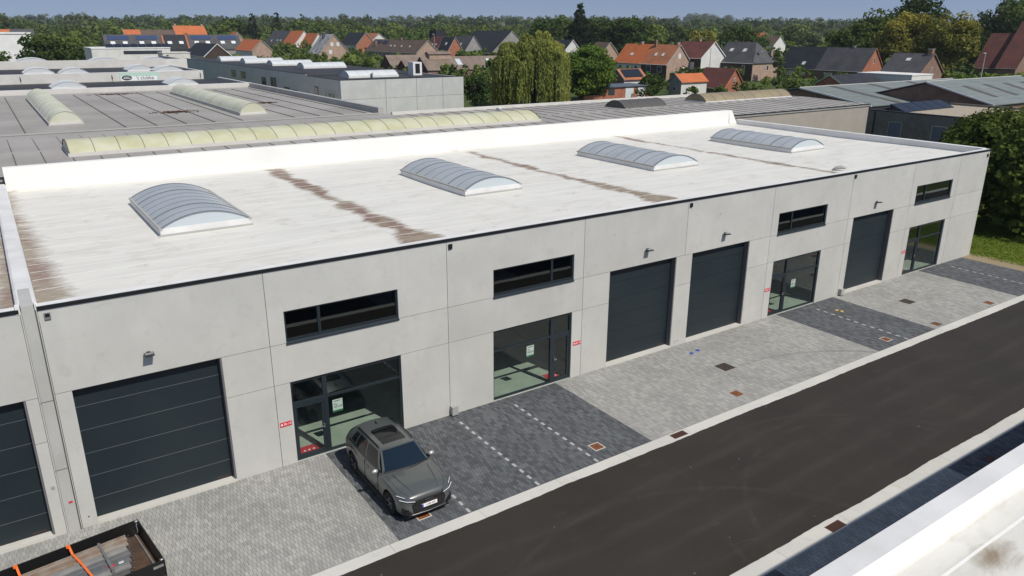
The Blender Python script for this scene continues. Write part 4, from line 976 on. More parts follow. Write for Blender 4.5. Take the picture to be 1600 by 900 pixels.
MB().box(TL, TW + .5, .36, -.2, TW + .62, TZ0 - .06).box(TL, -.62, .36, -.2, -.5, TZ0 - .06).build('chassis', M_trbl, TR, False, Z0)
MB().tube([(TL, -1.1, .5), (TL - 1.3, -1.1, .48)], .05, 8).build('drawbar', M_trbl, TR, False, Z0)
# things on it are in world space, turned like the trailer
M_ch = [mat('channel_grey', (0.25, 0.25, 0.245), 0.55, metal=0.3, col2=(0.34, 0.33, 0.31), nscale=3), mat('channel_dusty', (0.30, 0.27, 0.23), 0.7, col2=(0.22, 0.15, 0.11), nscale=2.2), mat('channel_dark', (0.15, 0.16, 0.17), 0.5, metal=0.3, col2=(0.21, 0.21, 0.21), nscale=3)]
def on_trailer(name, label, cat, group=None):
    o = thing(name, label, cat, TR.location, group, rad(7.0)); return o
rr = random.Random(4)
LBL = ['pale dusty metal channel on top at the far side of the trailer load', 'second metal channel from the far side of the trailer load', 'third metal channel from the far side of the trailer load', 'fourth metal channel from the far side of the trailer load', 'fifth metal channel from the far side of the trailer load', 'nearest metal channel of the trailer load']
for k in range(6):
    o = on_trailer('metal_channel', LBL[k], 'metal channel', 'metal channels strapped on the trailer')
    y0 = -.34 - .225 * k; x1 = -.42 - .05 * k + rr.uniform(-.04, .04); x0 = -3.3 + rr.uniform(-.05, .2); z = TZ0 + .30 + .01 * (k % 2) - .018 * k
    m = M_ch[(1, 1, 0, 2, 2, 0)[k]]
    MB().box(x0, y0 - .21, z - .012, x1, y0, z).box(x0, y0 - .21, z, x1, y0 - .185, z + .05).box(x0, y0 - .025, z, x1, y0, z + .05).build('channel_web', m, o, False, Z0)
    MB().box(x0 + .02, y0 - .19, TZ0 + .002, x1 - .05, y0 - .02, z - .015).build('lower_channel', M_ch[2], o, False, Z0)
    for q in range(3):
        MB().tube([(x1 - .02, y0 - .05 - .06 * q, z - .03 - .05 * q), (x1 + .05, y0 - .05 - .06 * q, z - .02 - .05 * q), (x1 + .07, y0 - .05 - .06 * q, z + .03 - .05 * q)], .010, 5).build('hook', M_alu, o, True, Z0)
    if k == 4:
        MB().box(x1 - .55, y0 - .18, z + .0005, x1 - .38, y0 - .03, z + .003).build('red_sticker', M_red, o, False, Z0)
        for q in range(3): MB().box(x1 - .28, y0 - .06 - .05 * q, z + .0005, x1 - .16, y0 - .035 - .05 * q, z + .003).build('white_mark', M_wtxt, o, False, Z0)
M_strap = mat('orange_strap', (0.72, 0.15, 0.03), 0.7)
def strap(xs, label):
    o = on_trailer('ratchet_strap', label, 'strap')
    mb = MB(); pth = [(xs, -.02, TZ1 + .015), (xs + .02, -.10, TZ1 + .012), (xs + .03, -.34, TZ0 + .372), (xs + .12, -.9, TZ0 + .36), (xs + .20, -1.5, TZ0 + .32), (xs + .24, -1.9, TZ0 + .20), (xs + .26, -2.2, TZ1)]
    for a, b in zip(pth, pth[1:]):
        mb.hull([(a[0] - .028, a[1], a[2] - .003), (a[0] + .028, a[1], a[2] - .003), (b[0] + .028, b[1], b[2] - .003), (b[0] - .028, b[1], b[2] - .003), (a[0] - .028, a[1], a[2] + .003), (a[0] + .028, a[1], a[2] + .003), (b[0] + .028, b[1], b[2] + .003), (b[0] - .028, b[1], b[2] + .003)])
    mb.build('webbing', M_strap, o, False, Z0)
    MB().box(xs - .05, -.12, TZ1 - .02, xs + .05, -.03, TZ1 + .03).build('ratchet', M_strap, o, False, Z0)
strap(-1.75, 'orange strap across the trailer load, the one nearer the tailgate')
strap(-2.95, 'orange strap across the trailer load at the left picture edge')
o = on_trailer('metal_strap', 'grey band bound round the metal channels near the tailgate', 'strap')
MB().box(-1.12, -1.66, TZ0 + .27, -1.06, -.28, TZ0 + .366).box(-1.12, -1.70, TZ0 + .02, -1.06, -1.66, TZ0 + .30).build('band', M_ch[2], o, False, Z0)

# ------------------------------------------------------------------ the old grey-roofed halls behind
old = thing('workshop_hall', 'old hall with grey bitumen roof and long yellowed barrel skylight behind the white roof', 'building', (50, 28, 0))
ZR = 7.36
MB().box(-10, 20.5, 0, 83.4, 20.75, 7.25).build('front_wall', M_beige, old)
MB().box(83.15, 20.76, 0, 83.4, 35.3, 7.25).box(39.2, 35.2, 0, 83.1, 35.5, 7.3).build('side_wall', M_beige, old)
MB().prism([(20.42, 7.26), (27.6, ZR + .12), (35.4, ZR + .05), (35.4, ZR - .2), (20.42, 7.1)], 38.9, 83.45, 'x').prism([(20.42, 7.26), (27.6, ZR + .12), (36.2, ZR + .08), (36.2, ZR - .2), (20.42, 7.1)], -10, 38.9, 'x').build('bitumen_roof', M_bit, old)
MB().box(38.9, 35.15, ZR, 83.0, 35.45, ZR + .28).build('rear_parapet', M_cream, old)
MB().box(-10, 20.38, 7.26, 83.5, 20.52, 7.32).build('eaves_trim', M_trim, old)
k = 0; x = -9.2
while x < 82.8:
    zt = lambda y_: 7.26 + (ZR + .12 - 7.26) * (y_ - 20.42) / 7.18 if y_ < 27.6 else ZR + .12 - .07 * (y_ - 27.6) / 7.8
    for y0, y1 in ((20.5, 24.6), (29.0, 35.0)) if 14.4 < x < 46.8 else ((20.5, 27.3), (28.0, 35.0)):
        MB().hull([(x, y0, zt(y0)), (x + .06, y0, zt(y0)), (x + .06, y1, zt(y1)), (x, y1, zt(y1)), (x + .01, y0, zt(y0) + .03), (x + .05, y0, zt(y0) + .03), (x + .05, y1, zt(y1) + .03), (x + .01, y1, zt(y1) + .03)]).build('sheet_lap', M_lap, old)
    x += 1.33
o = vault(old, 'long_rooflight', 14.6, 46.6, 25.0, 28.6, ZR + .02, .20, .55, 'x', M_yel, M_yelp, M_cream, 25, (), M_lap, n=10)
vault(old, 'rooflight', 69.0, 82.2, 28.6, 31.4, ZR, .22, .65, 'x', M_brv, M_brv, M_cop, 9, (), M_lap, n=8)
vault(old, 'rooflight', 58.2, 63.4, 28.2, 31.0, ZR, .16, .6, 'x', M_dkv, M_dkv, M_bit, 5, (), M_lap, n=8)
MB().tube([(46.2, 30.5, ZR), (46.2, 30.5, ZR + .55), (46.4, 30.3, ZR + .7)], .16, 8).build('vent_pipe', M_white, old, True)

hal = thing('workshop_hall', 'hall with grey bitumen roof and two pale barrel skylights at the left', 'building', (18, 55, 0))
MB().box(-10, 36.3, 0, 38.6, 72.6, 7.1).build('hall_walls', M_beige, hal)
MB().box(-10, 36.25, 7.1, 38.65, 72.7, 7.46).build('bitumen_roof', M_bit, hal)
MB().box(38.2, 36.3, 7.46, 38.65, 72.7, 7.95).build('parapet', M_cover, hal)
MB().box(-10, 36.2, 7.462, 38.2, 36.45, 7.53).build('valley_flashing', M_cover, hal)
x = -9
while x < 38:
    if not (14.2 < x < 17.8 or 27.5 < x < 31):
        MB().box(x, 37.2, 7.462, x + .07, 70.5 if 13 < x else 68, 7.50).build('sheet_lap', M_lap, hal)
    x += 2.02
vault(hal, 'rooflight', 14.9, 17.1, 41.0, 67.0, 7.46, .22, .75, 'y', M_yelp, M_yelp, M_cream, 9, (), M_yelp, n=10)
vault(hal, 'rooflight', 28.2, 30.4, 40.8, 67.3, 7.46, .22, .75, 'y', M_yelp, M_yelp, M_cream, 9, (), M_yelp, n=10)
def litter(x, y_, a, b, z, parent, seed):
    r2 = np.random.default_rng(seed); n = 260; V = []; F = []
    for k in range(n):
        t, q = r2.uniform(0, 2 * math.pi), abs(r2.normal(0, .5))
        cx, cy = x + a * q * math.cos(t), y_ + b * q * math.sin(t); s_ = r2.uniform(.06, .16); an = r2.uniform(0, 3.14)
        i = len(V); c_, sn = math.cos(an) * s_, math.sin(an) * s_
        V += [(cx + c_, cy + sn, z + .01), (cx - sn, cy + c_, z + r2.uniform(.01, .06)), (cx - c_, cy - sn, z + .01), (cx + sn, cy - c_, z + r2.uniform(.01, .06))]; F.append((i, i + 1, i + 2, i + 3))
    mb = MB(); mb.v = V; mb.f = F; o_ = mb.build('leaf_litter', M_leaf_dead, parent); o_['kind'] = 'stuff'; return o_
M_leaf_dead = mat('dead_leaves', (0.10, 0.035, 0.02), 0.9, island=0.5, fine=0)
litter(24.5, 46.5, 1.9, 1.2, 7.465, hal, 1); litter(23.0, 69.5, 2.2, 1.0, 7.465, hal, 2); litter(33.5, 51.0, .9, .6, 7.465, hal, 3)

# low black-roofed units further back at the left, with white fascias and domes
def low_unit(label, x0, x1, y0, y1, zroof, fas0, fas1, domes, loc):
    u = thing('low_unit', label, 'building', loc)
    MB().box(x0, y0, 0, x1, y0 + .3, fas1).build('fascia_wall', M_cream, u)
    MB().box(x1 - .3, y0 + .301, 0, x1, y1, fas1).box(x0, y0 + .301, 0, x0 + .3, y1, fas1).build('side_wall', M_cream, u)
    MB().box(x0 + .3, y0 + .3, zroof - .3, x1 - .3, y1, zroof).build('flat_roof', M_blk, u)
    MB().box(x0, y0 - .01, fas1 + .001, x1 + .01, y0 + .32, fas1 + .05).build('coping', M_white, u)
    for a, b, c, d in domes: vault(u, 'roof_dome', a, b, c, d, zroof, .22, .60, 'y', M_polyw, M_polyw, M_white, 4, (), M_polyw, n=8)
    return u
low_unit('low unit with narrow white roof edge and two domes, nearest the grey bitumen roof', -8, 38.6, 73.0, 87.8, 7.72, 7.3, 7.92, ((17.8, 21.2, 75.6, 79.2), (29.6, 33.0, 75.2, 79.0)), (20, 80, 0))
u2 = low_unit('low unit whose pale fascia carries the green and white sign', -8, 36.6, 88.0, 108.8, 8.55, 7.7, 8.78, ((16.2, 19.6, 92.5, 96.0), (19.9, 23.2, 89.5, 92.6), (28.3, 31.6, 94.0, 98.0), (31.0, 34.6, 89.8, 93.4)), (16, 98, 0))
low_unit('low unit farthest back with white fascia under the big round tree', -8, 39.2, 109.0, 128, 9.02, 8.6, 9.62, ((16.2, 21.2, 116, 120), (26.0, 30.6, 114, 118), (33.2, 37.4, 112.0, 116.0)), (16, 118, 0))
sg = thing('sign_board', 'pale green and white sign board with black oval on the white fascia', 'sign', (26.4, 87.97, 7.7))
M_mint = mat('mint_board', (0.46, 0.62, 0.52), 0.6, fine=0.05)
MB().box(26.4, 87.95, 7.72, 31.0, 87.998, 8.76).build('board', M_mint, sg)
MB().box(26.5, 87.94, 7.74, 30.8, 87.949, 8.28).build('white_panel', M_wtxt, sg)
MB().prism([(27.2 + .6 * math.cos(a), 8.12 + .30 * math.sin(a)) for a in np.linspace(0, 2 * math.pi, 24, endpoint=False)], 87.92, 87.939).build('oval_badge', M_btxt, sg)
for q, (a, b) in enumerate(((26.85, 27.5), (26.8, 27.65))): MB().box(a, 87.912, 8.18 - .17 * q, b, 87.919, 8.24 - .17 * q).build('badge_line', M_wtxt, sg)
text("'t clubke", .62, M_btxt, sg, Matrix.Translation((2.95, -.04, .36)) @ FACE_S)
for x, y_, z in ((15.6, 87.9, 8.35), (25.5, 87.9, 8.3), (36.2, 87.9, 8.3)):
    MB().tube([(x, y_ + .08, z + .2), (x, y_ - .08, z + .1), (x + .05, y_ - .08, z - .3)], .04, 6).build('overflow_pipe', M_trim, u2)

structure(MB().quad((36, 36, .02), (48.9, 36, .02), (48.9, 170, .9), (36, 170, .9)).build('bounce_yard', M_gut))  # unseen pale ground, added to bounce sunlight onto the row's shaded side
# grey concrete row of units with the bright end wall
row = thing('concrete_row', 'long grey concrete row with bright blank end wall and white barrel skylights', 'building', (58, 110, 0))
for k, (a, b) in enumerate(((48.9, 55.1), (55.1, 59.6), (59.6, 63.6), (63.6, 66.9))):
    MB().box(a + .02, 70.6, 0, b - .02, 70.85, 5.6).build('end_panel', M_concB, row); MB().box(a + .02, 70.6, 5.63, b - .02, 70.85, 8.0).build('end_panel', M_concB, row)
MB().box(48.95, 70.65, 0, 66.85, 70.8, 7.95).build('end_backing', M_seal, row)
for k in range(7):
    y0 = 70.86 + 12.2 * k; zt = 8.0 if k == 0 else 8.15
    MB().box(48.9, y0, 0, 49.15, y0 + 12.17, zt).build('side_panel', M_concB, row)
    MB().box(49.15, y0, zt - .35, 66.8, y0 + 12.2, zt - .12).build('flat_roof', M_blk, row)
    MB().box(48.87, y0, zt, 49.2, y0 + 12.18, zt + .06).build('roof_edge', M_trim, row)
for xa, ya, zt in ((52.6, 76.6, 8.0), (55.6, 102.2, 8.15), (54.4, 114.5, 8.15), (53.4, 127.5, 8.15), (52.2, 140, 8.15)):
    vault(row, 'skylight', xa, xa + 7.4, ya, ya + 3.4, zt - .12, .28, .62, 'x', M_polyw, M_polyw, M_cop, 5, (), M_cover, n=8)
MB().box(48.88, 70.58, 8.001, 66.95, 70.9, 8.07).build('roof_edge', M_trim, row)
MB().box(66.65, 70.86, 0, 66.9, 156, 7.95).build('rear_wall', M_concB, row)
for y0, z0, w, h in ((78.4, 4.6, 1.4, 2.2), (96, 5.6, 2.6, 1.5), (101, 5.6, 2.2, 1.3), (112, 6.2, 2.6, 1.1), (118, 6.2, 2.6, 1.1), (90, 5.0, 2.4, 1.0), (86.8, 4.8, 2.2, 1.0)):
    wd = sub('window', row, (48.9, y0, z0)); MB().box(48.86, y0, z0, 48.899, y0 + w, z0 + h).build('frame', M_trim, wd); MB().box(48.85, y0 + .12, z0 + .12, 48.859, y0 + w - .12, z0 + h - .12).build('pane', M_pane, wd)
MB().box(63.0, 78, 7.9, 64.4, 79.6, 9.7).build('chimney_block', M_white, row); MB().box(63.35, 77.94, 8.2, 64.05, 77.99, 9.5).build('chimney_louvre', M_trim, row)
MB().tube([(54.5, 73.5, 7.9), (54.5, 73.5, 8.5), (54.7, 73.3, 8.75)], .18, 8).build('vent_pipe', M_white, row, True)
sb = thing('sign_board', 'small pale name board on the shaded side of the concrete row', 'sign', (48.86, 75.7, 5.0))
MB().box(48.84, 72.2, 5.05, 48.895, 75.9, 6.55).build('board', mat('pale_board', (0.42, 0.46, 0.40), 0.6), sb)
MB().box(48.80, 72.0, 4.85, 48.89, 76.0, 5.0).build('board_rail', M_trim, sb)
text('L M R', 1.3, M_btxt, sb, Matrix.Translation((-.03, -1.6, .78)) @ FACE_W)

# dark brick house and sheet-roofed sheds at the right
bk = thing('brick_house', 'dark brick flat-roofed house with two windows beside the beige wall', 'house', (96, 20, 0))
MB().box(91.0, 8, 0, 91.35, 25.2, 5.95).build('west_wall', M_brickd, bk); MB().box(91.36, 24.9, 0, 108, 25.2, 5.95).box(91.36, 8, 0, 108, 8.3, 5.95).box(107.7, 8.31, 0, 108, 24.89, 5.95).build('outer_wall', M_brickd, bk)
MB().box(90.96, 7.95, 5.96, 91.5, 25.25, 6.04).box(91.51, 24.8, 5.96, 108.05, 25.25, 6.04).build('roof_edge', M_trim, bk)
MB().box(91.4, 8.3, 5.6, 107.7, 24.85, 5.72).build('gravel_roof', M_gravel, bk)
MB().tube([(90.93, 24.2, 0), (90.93, 24.2, 5.9)], .07, 8).build('downpipe', M_trim, bk)
for y_ in (16.35, 21.0):
    wd = sub('window', bk, (91, y_, 3.2)); MB().box(90.94, y_, 3.05, 90.999, y_ + 1.55, 5.0).build('frame', M_alu, wd); MB().box(90.92, y_ + .12, 3.25, 90.939, y_ + 1.45, 4.9).build('pane', mat('curtained_pane', (0.10, 0.135, 0.19), .15, spec=.6, fine=.1, fscale=1.5), wd); MB().box(90.86, y_ - .05, 2.98, 90.999, y_ + 1.6, 3.05).build('sill', M_alu, wd)
for k in range(5):
    MB().hull([(94.0 + 2.1 * k, 22.6, 5.74), (96.0 + 2.1 * k, 22.6, 5.74), (96.0 + 2.1 * k, 24.4, 5.78), (94.0 + 2.1 * k, 24.4, 5.78), (94.0 + 2.1 * k, 22.6, 5.80), (96.0 + 2.1 * k, 22.6, 5.80), (96.0 + 2.1 * k, 24.4, 6.5), (94.0 + 2.1 * k, 24.4, 6.5)]).build('solar_panel', M_sol, bk)
def shed(label, x0, x1, y_eave, z_e, y_r, z_r, strips, loc):
    s_ = thing('sheet_roof_shed', label, 'shed', loc)
    MB().prism([(y_eave + .3, 0), (2 * y_r - y_eave - .3, 0), (2 * y_r - y_eave - .3, z_e - .15), (y_r, z_r - .2), (y_eave + .3, z_e - .15)], x0 + .3, x1 - .3, 'x').build('shed_walls', M_brickp, s_)
    MB().hull([(x0, y_eave, z_e - .1), (x1, y_eave, z_e - .1), (x1, y_r, z_r - .1), (x0, y_r, z_r - .1), (x0, y_eave, z_e), (x1, y_eave, z_e), (x1, y_r, z_r), (x0, y_r, z_r)]).build('front_slope', M_gsheet, s_)
    yb = 2 * y_r - y_eave
    MB().hull([(x0, y_r + .01, z_r - .1), (x1, y_r + .01, z_r - .1), (x1, yb, z_e - .1), (x0, yb, z_e - .1), (x0, y_r + .01, z_r), (x1, y_r + .01, z_r), (x1, yb, z_e), (x0, yb, z_e)]).build('back_slope', M_gsheet, s_)
    MB().tube([(x0, y_r, z_r + .03), (x1, y_r, z_r + .03)], .09, 6).build('ridge_cap', M_cover, s_)
    MB().hull([(x0 - .12, y_eave - .02, z_e - .12), (x0, y_eave - .02, z_e - .12), (x0, y_r, z_r - .12), (x0 - .12, y_r, z_r - .12), (x0 - .12, y_eave - .02, z_e + .06), (x0, y_eave - .02, z_e + .06), (x0, y_r, z_r + .06), (x0 - .12, y_r, z_r + .06)]).build('verge_trim', M_cop, s_)
    lerp = lambda t: (y_eave + (y_r - y_eave) * t, z_e + (z_r - z_e) * t)
    for q in range(1, 7):                                  # overlapping sheet courses
        (ya, za), (yb_, zb_) = lerp(q / 7), lerp(q / 7 + .012)
        MB().hull([(x0 + .05, ya, za - .02), (x1, ya, za - .02), (x1, yb_, zb_ - .02), (x0 + .05, yb_, zb_ - .02), (x0 + .05, ya, za + .035), (x1, ya, za + .035), (x1, yb_, zb_ + .004), (x0 + .05, yb_, zb_ + .004)]).build('sheet_lap', M_gsheet, s_)
    for xs_, t0, t1 in strips:
        (ya, za), (yb_, zb_) = lerp(t0), lerp(t1)
        MB().hull([(xs_, ya, za + .001), (xs_ + 1.1, ya, za + .001), (xs_ + 1.1, yb_, zb_ + .001), (xs_, yb_, zb_ + .001), (xs_, ya, za + .03), (xs_ + 1.1, ya, za + .03), (xs_ + 1.1, yb_, zb_ + .03), (xs_, yb_, zb_ + .03)]).build('roof_strip', M_gdark, s_)
    return s_
shed('grey-green sheet-roofed shed behind the beige wall, with three dark strips', 100.8, 140, 30.6, 5.45, 41.0, 7.0, ((107, 0, 1), (116, 0, 1), (126, 0, 1)), (115, 40, 0))
shed('grey-green sheet-roofed shed farthest right with short dark strips', 110.4, 136, 21.0, 5.85, 29.5, 8.05, ((115, .25, .75), (120.5, .25, .75), (126, .25, .75), (131, .25, .75)), (124, 26, 0))

# ------------------------------------------------------------------ houses of the village
HOUSES = []
def house(name, label, x, y, zr, g, hw, ze, L, roofm, gablem, frontm=None, rz=0.0, wins=(), gwins=(), lights=(), chim=(), solar=(), segs=None, over=.25, cat='house', verge=None, hip=0.0, panem=None):
    """gabled house: ridge along its local +Y from the near gable; (x, y) is the point under the near gable's apex.
    wins / lights / solar sit on the left (-X) side: (y0, z0, w, h) ; lights and solar (y0, t, w, dt) with t up the slope"""
    HOUSES.append((x, y, L, hw, rz)); h = thing(name, label, cat, (x, y, g), rz=rz); frontm = frontm or gablem; Zz = (0, 0, 0)
    R_, E_ = zr - g, ze - g
    wl_ = hw - .2
    top = lambda xx: R_ - .12 - (R_ - E_) * abs(xx) / hw
    base = -1.5
    MB().prism([(-wl_ + .01, base), (wl_ - .01, base), (wl_ - .01, top(wl_)), (0, top(0)), (-wl_ + .01, top(wl_))] if not hip else [(-wl_ + .01, base), (wl_ - .01, base), (wl_ - .01, top(wl_)), (-wl_ + .01, top(wl_))], 0.0, .25).build('gable_wall', gablem, h, False, Zz)
    MB().prism([(-wl_ + .01, base), (wl_ - .01, base), (wl_ - .01, top(wl_)), (0, top(0)), (-wl_ + .01, top(wl_))], L - .25, L).build('gable_wall', gablem, h, False, Zz)
    sg_ = segs or [(0, L, roofm, frontm)]
    for k, (a, b, rm_, fm_) in enumerate(sg_):
        e0, e1 = (a - (over if a == 0 else 0), b + (over if b == L else 0))
        MB().box(-wl_, max(a, .02), base, -wl_ + .25, min(b, L - .02), top(wl_) - .02).build('front_wall', fm_, h, False, Zz)
        MB().box(wl_ - .25, max(a, .02), base, wl_, min(b, L - .02), top(wl_) - .02).build('back_wall', fm_, h, False, Zz)
        ho = hip if a == 0 else 0
        for sx in (-1, 1):
            xe, z_ = sx * (hw + .12), E_ - (R_ - E_) * .12 / hw
            MB().hull([(xe, e0, z_ - .14), (xe, e1, z_ - .14), (0, e1, R_ - .14), (0, e0 + ho, R_ - .14), (xe, e0, z_), (xe, e1, z_), (sx * .001, e1, R_ + .002 * k), (sx * .001, e0 + ho, R_ + .002 * k)]).build('roof_slope', rm_, h, False, Zz)
        MB().tube([(-hw - .18, e0 + .05, E_ - .12), (-hw - .18, e1 - .05, E_ - .12)], .07, 6).build('gutter', M_cover if fm_ is not M_dkwood else M_white, h, False, Zz)
    if hip:
        MB().hull([(-hw - .12, -over, E_ - .16), (hw + .12, -over, E_ - .16), (.02, hip - over, R_ - .16), (-.02, hip - over, R_ - .16), (-hw - .12, -over, E_), (hw + .12, -over, E_), (.02, hip - over, R_ + .01), (-.02, hip - over, R_ + .01)]).build('hip_slope', roofm, h, False, Zz)
    else:
        vm = verge or M_cover
        for sx in (-1, 1):
            MB().hull([(sx * (hw + .14), -over - .05, E_ - .24), (sx * (hw + .14), -over, E_ - .24), (0, -over, R_ - .16), (0, -over - .05, R_ - .16), (sx * (hw + .14), -over - .05, E_ + .02), (sx * (hw + .14), -over, E_ + .02), (0, -over, R_ + .05), (0, -over - .05, R_ + .05)]).build('verge_board', vm, h, False, Zz)
    for (y0, z0, w, hh) in wins:
        o = bpy.data.objects.new('window', None); COL.objects.link(o); o.parent = h
        MB().box(-wl_ - .03, y0, z0, -wl_, y0 + w, z0 + hh).build('frame', M_white, o, False, Zz)
        MB().box(-wl_ - .045, y0 + .09, z0 + .09, -wl_ - .031, y0 + w - .09, z0 + hh - .09).build('pane', panem or M_pane, o, False, Zz)
    for (x0, z0, w, hh, pm) in gwins:
        o = bpy.data.objects.new('window', None); COL.objects.link(o); o.parent = h
        MB().box(x0, -.03, z0, x0 + w, 0, z0 + hh).build('frame', M_white, o, False, Zz)
        MB().box(x0 + .08, -.045, z0 + .08, x0 + w - .08, -.031, z0 + hh - .08).build('pane', pm, o, False, Zz)
    nl = Vector((-(R_ - E_), 0, hw)).normalized()
    def slab(nm, y0, t0, w, dt, m, up, parent):
        p = lambda yy, t: Vector((-hw * (1 - t), yy, E_ + (R_ - E_) * t))
        q = [p(y0, t0), p(y0 + w, t0), p(y0 + w, t0 + dt), p(y0, t0 + dt)]
        return MB().hull([tuple(v + nl * .01) for v in q] + [tuple(v + nl * up) for v in q]).build(nm, m, parent, False, Zz)
    for (y0, t0, w, dt) in lights:
        o = slab('roof_window', y0, t0, w, dt, M_cover, .08, h); slab('pane', y0 + .12, t0 + dt * .12, w - .24, dt * .76, M_panel, .095, o)
    for (y0, t0, w, dt, m) in solar: slab('solar_panel', y0, t0, w, dt, m, .10, h)
    for (cx, cy, cw, chh, cm) in chim:
        o = MB().box(cx - cw / 2, cy - cw / 2, top(cx) - .6, cx + cw / 2, cy + cw / 2, R_ + chh).build('chimney', cm, h, False, Zz)
        MB().box(cx - cw / 2 - .06, cy - cw / 2 - .06, R_ + chh, cx + cw / 2 + .06, cy + cw / 2 + .06, R_ + chh + .1).build('chimney_cap', M_cover, o, False, Zz)
    return h
XR = rad(-90)
W3 = lambda z, w=1.1, hh=1.2, n=3, y0=1.5, dy=3.0: tuple((y0 + dy * k, z, w, hh) for k in range(n))
# centre and right
house('terraced_house', 'pair of orange-tiled houses with brick gable beyond the round tree', 168.6, 127.7, 10.6, 1.6, 4.78, 5.57, 20.8, M_orange2, M_brickt, rz=0, segs=[(0, 9.8, M_orange2, M_dkwood), (9.8, 20.8, M_orange, M_wallw)], wins=((1.8, 1.9, 1.7, 1.6), (6.0, 1.9, 1.7, 1.6), (11.2, 2.0, 1.2, 1.3), (14.5, 2.0, 1.2, 1.3), (17.6, 2.0, 1.2, 1.3)), gwins=((-.4, 5.4, 1.0, 1.3, M_panel), (1.4, 2.2, .9, 1.0, M_panel)), lights=((3.2, .40, .9, .16), (5.9, .40, .9, .16), (15.2, .38, 1.1, .14)), chim=((-.5, 8.6, .6, 1.0, M_brickp), (.3, 15.0, .8, .5, M_brickt), (.4, 1.2, .8, .5, M_brickt)))
house('village_house', 'dark red roofed house with white gable behind the orange-tiled pair', 177.7, 123.9, 11.4, 1.6, 4.98, 7.18, 11.2, M_redr, M_wallw, M_dkwood, wins=((2.4, 2.6, 1.9, 1.9),), panem=M_panel, chim=((.3, 5.5, .6, .5, M_brickt),), verge=M_white)
house('village_house', 'slate hipped house with pinkish brick end and two tall chimneys', 186.5, 113.3, 11.3, 1.5, 5.6, 6.08, 13.4, M_slate, M_brickt, M_dkwood, hip=4.0, wins=((2.5, 1.6, 1.0, 2.4), (8.5, 2.2, 1.1, 1.2)), gwins=((.3, 2.6, .9, 1.4, M_pane),), lights=((5.0, .52, 1.2, .16), (9.5, .52, 1.2, .16)), chim=((-1.6, .9, .7, -2.3, M_brickt), (2.9, .9, .7, -2.2, M_brickt)))
house('garage_house', 'low brown-red roofed garage with brick gable in front of the hipped house', 149.1, 92.1, 6.3, 1.1, 3.51, 2.2, 8.4, M_redr, M_brick, M_brickp, gwins=((-.2, 2.2, .5, 1.0, M_pane),), verge=M_brick)
house('village_house', 'long black-tiled double house with orange brick gable', 207.7, 95.5, 10.0, 1.5, 5.13, 4.17, 26.0, M_black, M_brick, M_brick, segs=[(0, 14.0, M_slate, M_brickp), (14.0, 26.0, M_black, M_brick)], wins=((20.5, .5, 2.6, 1.7), (17.0, .9, 1.3, .9), (14.8, .9, .9, .9), (8.5, .6, 2.6, 1.4)), panem=M_panel, gwins=((-.2, 4.6, .7, 1.5, M_pane),), lights=((18.0, .18, 1.1, .15),), chim=((.3, 6.5, .8, .35, M_brickd),), verge=M_brick)
house('village_house', 'grey-roofed house with brown gable and chimney above a white annex', 188.0, 69.7, 9.5, 1.2, 4.99, 5.35, 9.0, M_slate, M_brickp, M_wallw, gwins=((-.1, 3.9, .45, 1.5, M_pane),), lights=((4.2, .60, 1.1, .15),), chim=((.1, .8, 1.0, .9, M_brickp),), verge=M_brickp)
o = thing('flat_annex', 'white flat-roofed annex before the grey-roofed house', 'house', (180, 68, 1.2))
MB().box(174.5, 66.5, 0, 182.8, 79.0, 5.25).build('annex_walls', M_wallw, o); MB().box(174.4, 66.4, 5.26, 182.9, 79.1, 5.45).build('roof_edge', M_white, o); MB().box(174.44, 75.0, 2.9, 174.49, 77.2, 4.3).build('window_pane', M_pane, o); MB().box(175.6, 66.44, 2.3, 178.2, 66.49, 4.4).build('roller_shutter', M_panel, o)
house('outbuilding', 'small black-roofed brick outbuilding before the black-tiled double house', 158.1, 74.8, 5.5, 1.0, 3.24, 3.65, 14.4, M_black, M_brick, M_brickp, rz=XR, gwins=((-.7, 1.4, 1.4, 1.2, M_pane),), cat='house')
house('shed_house', 'small orange-tiled shed with cream wall left of the brown-red garage', 132.1, 93.5, 5.6, 1.0, 1.97, 4.06, 7.7, M_orange, M_wallg, M_cream, rz=XR, gwins=((-.5, 1.2, .8, .8, M_pane),), cat='shed')
house('garage_house', 'small pitched garage roof covered with black solar panels', 125.1, 103.8, 6.3, 1.1, 2.4, 4.3, 6.5, M_orange2, M_brickp, M_wallw, rz=XR, cat='garage')
o = thing('garage_row', 'low red brick garages with cream doors under a blue-grey roof', 'garage', (118, 97, 1))
MB().box(112.5, 94.6, 0, 126.0, 101, 3.35).build('garage_wall', M_brick, o); MB().box(112.2, 94.3, 3.36, 126.2, 101.2, 3.55).build('flat_roof', mat('blue_grey_sheet', (0.10, 0.13, 0.16), .5), o)
for a, b in ((119.2, 121.4), (122.6, 124.6)): MB().box(a, 94.54, 0.9, b, 94.598, 3.15).build('garage_door', M_panel, o)
MB().box(114.6, 94.55, 1.9, 116.3, 94.598, 3.0).build('window_pane', M_pane, o)
MB().box(108.5, 94.62, 0, 112.49, 94.9, 2.0).build('garden_wall', M_brick, o)
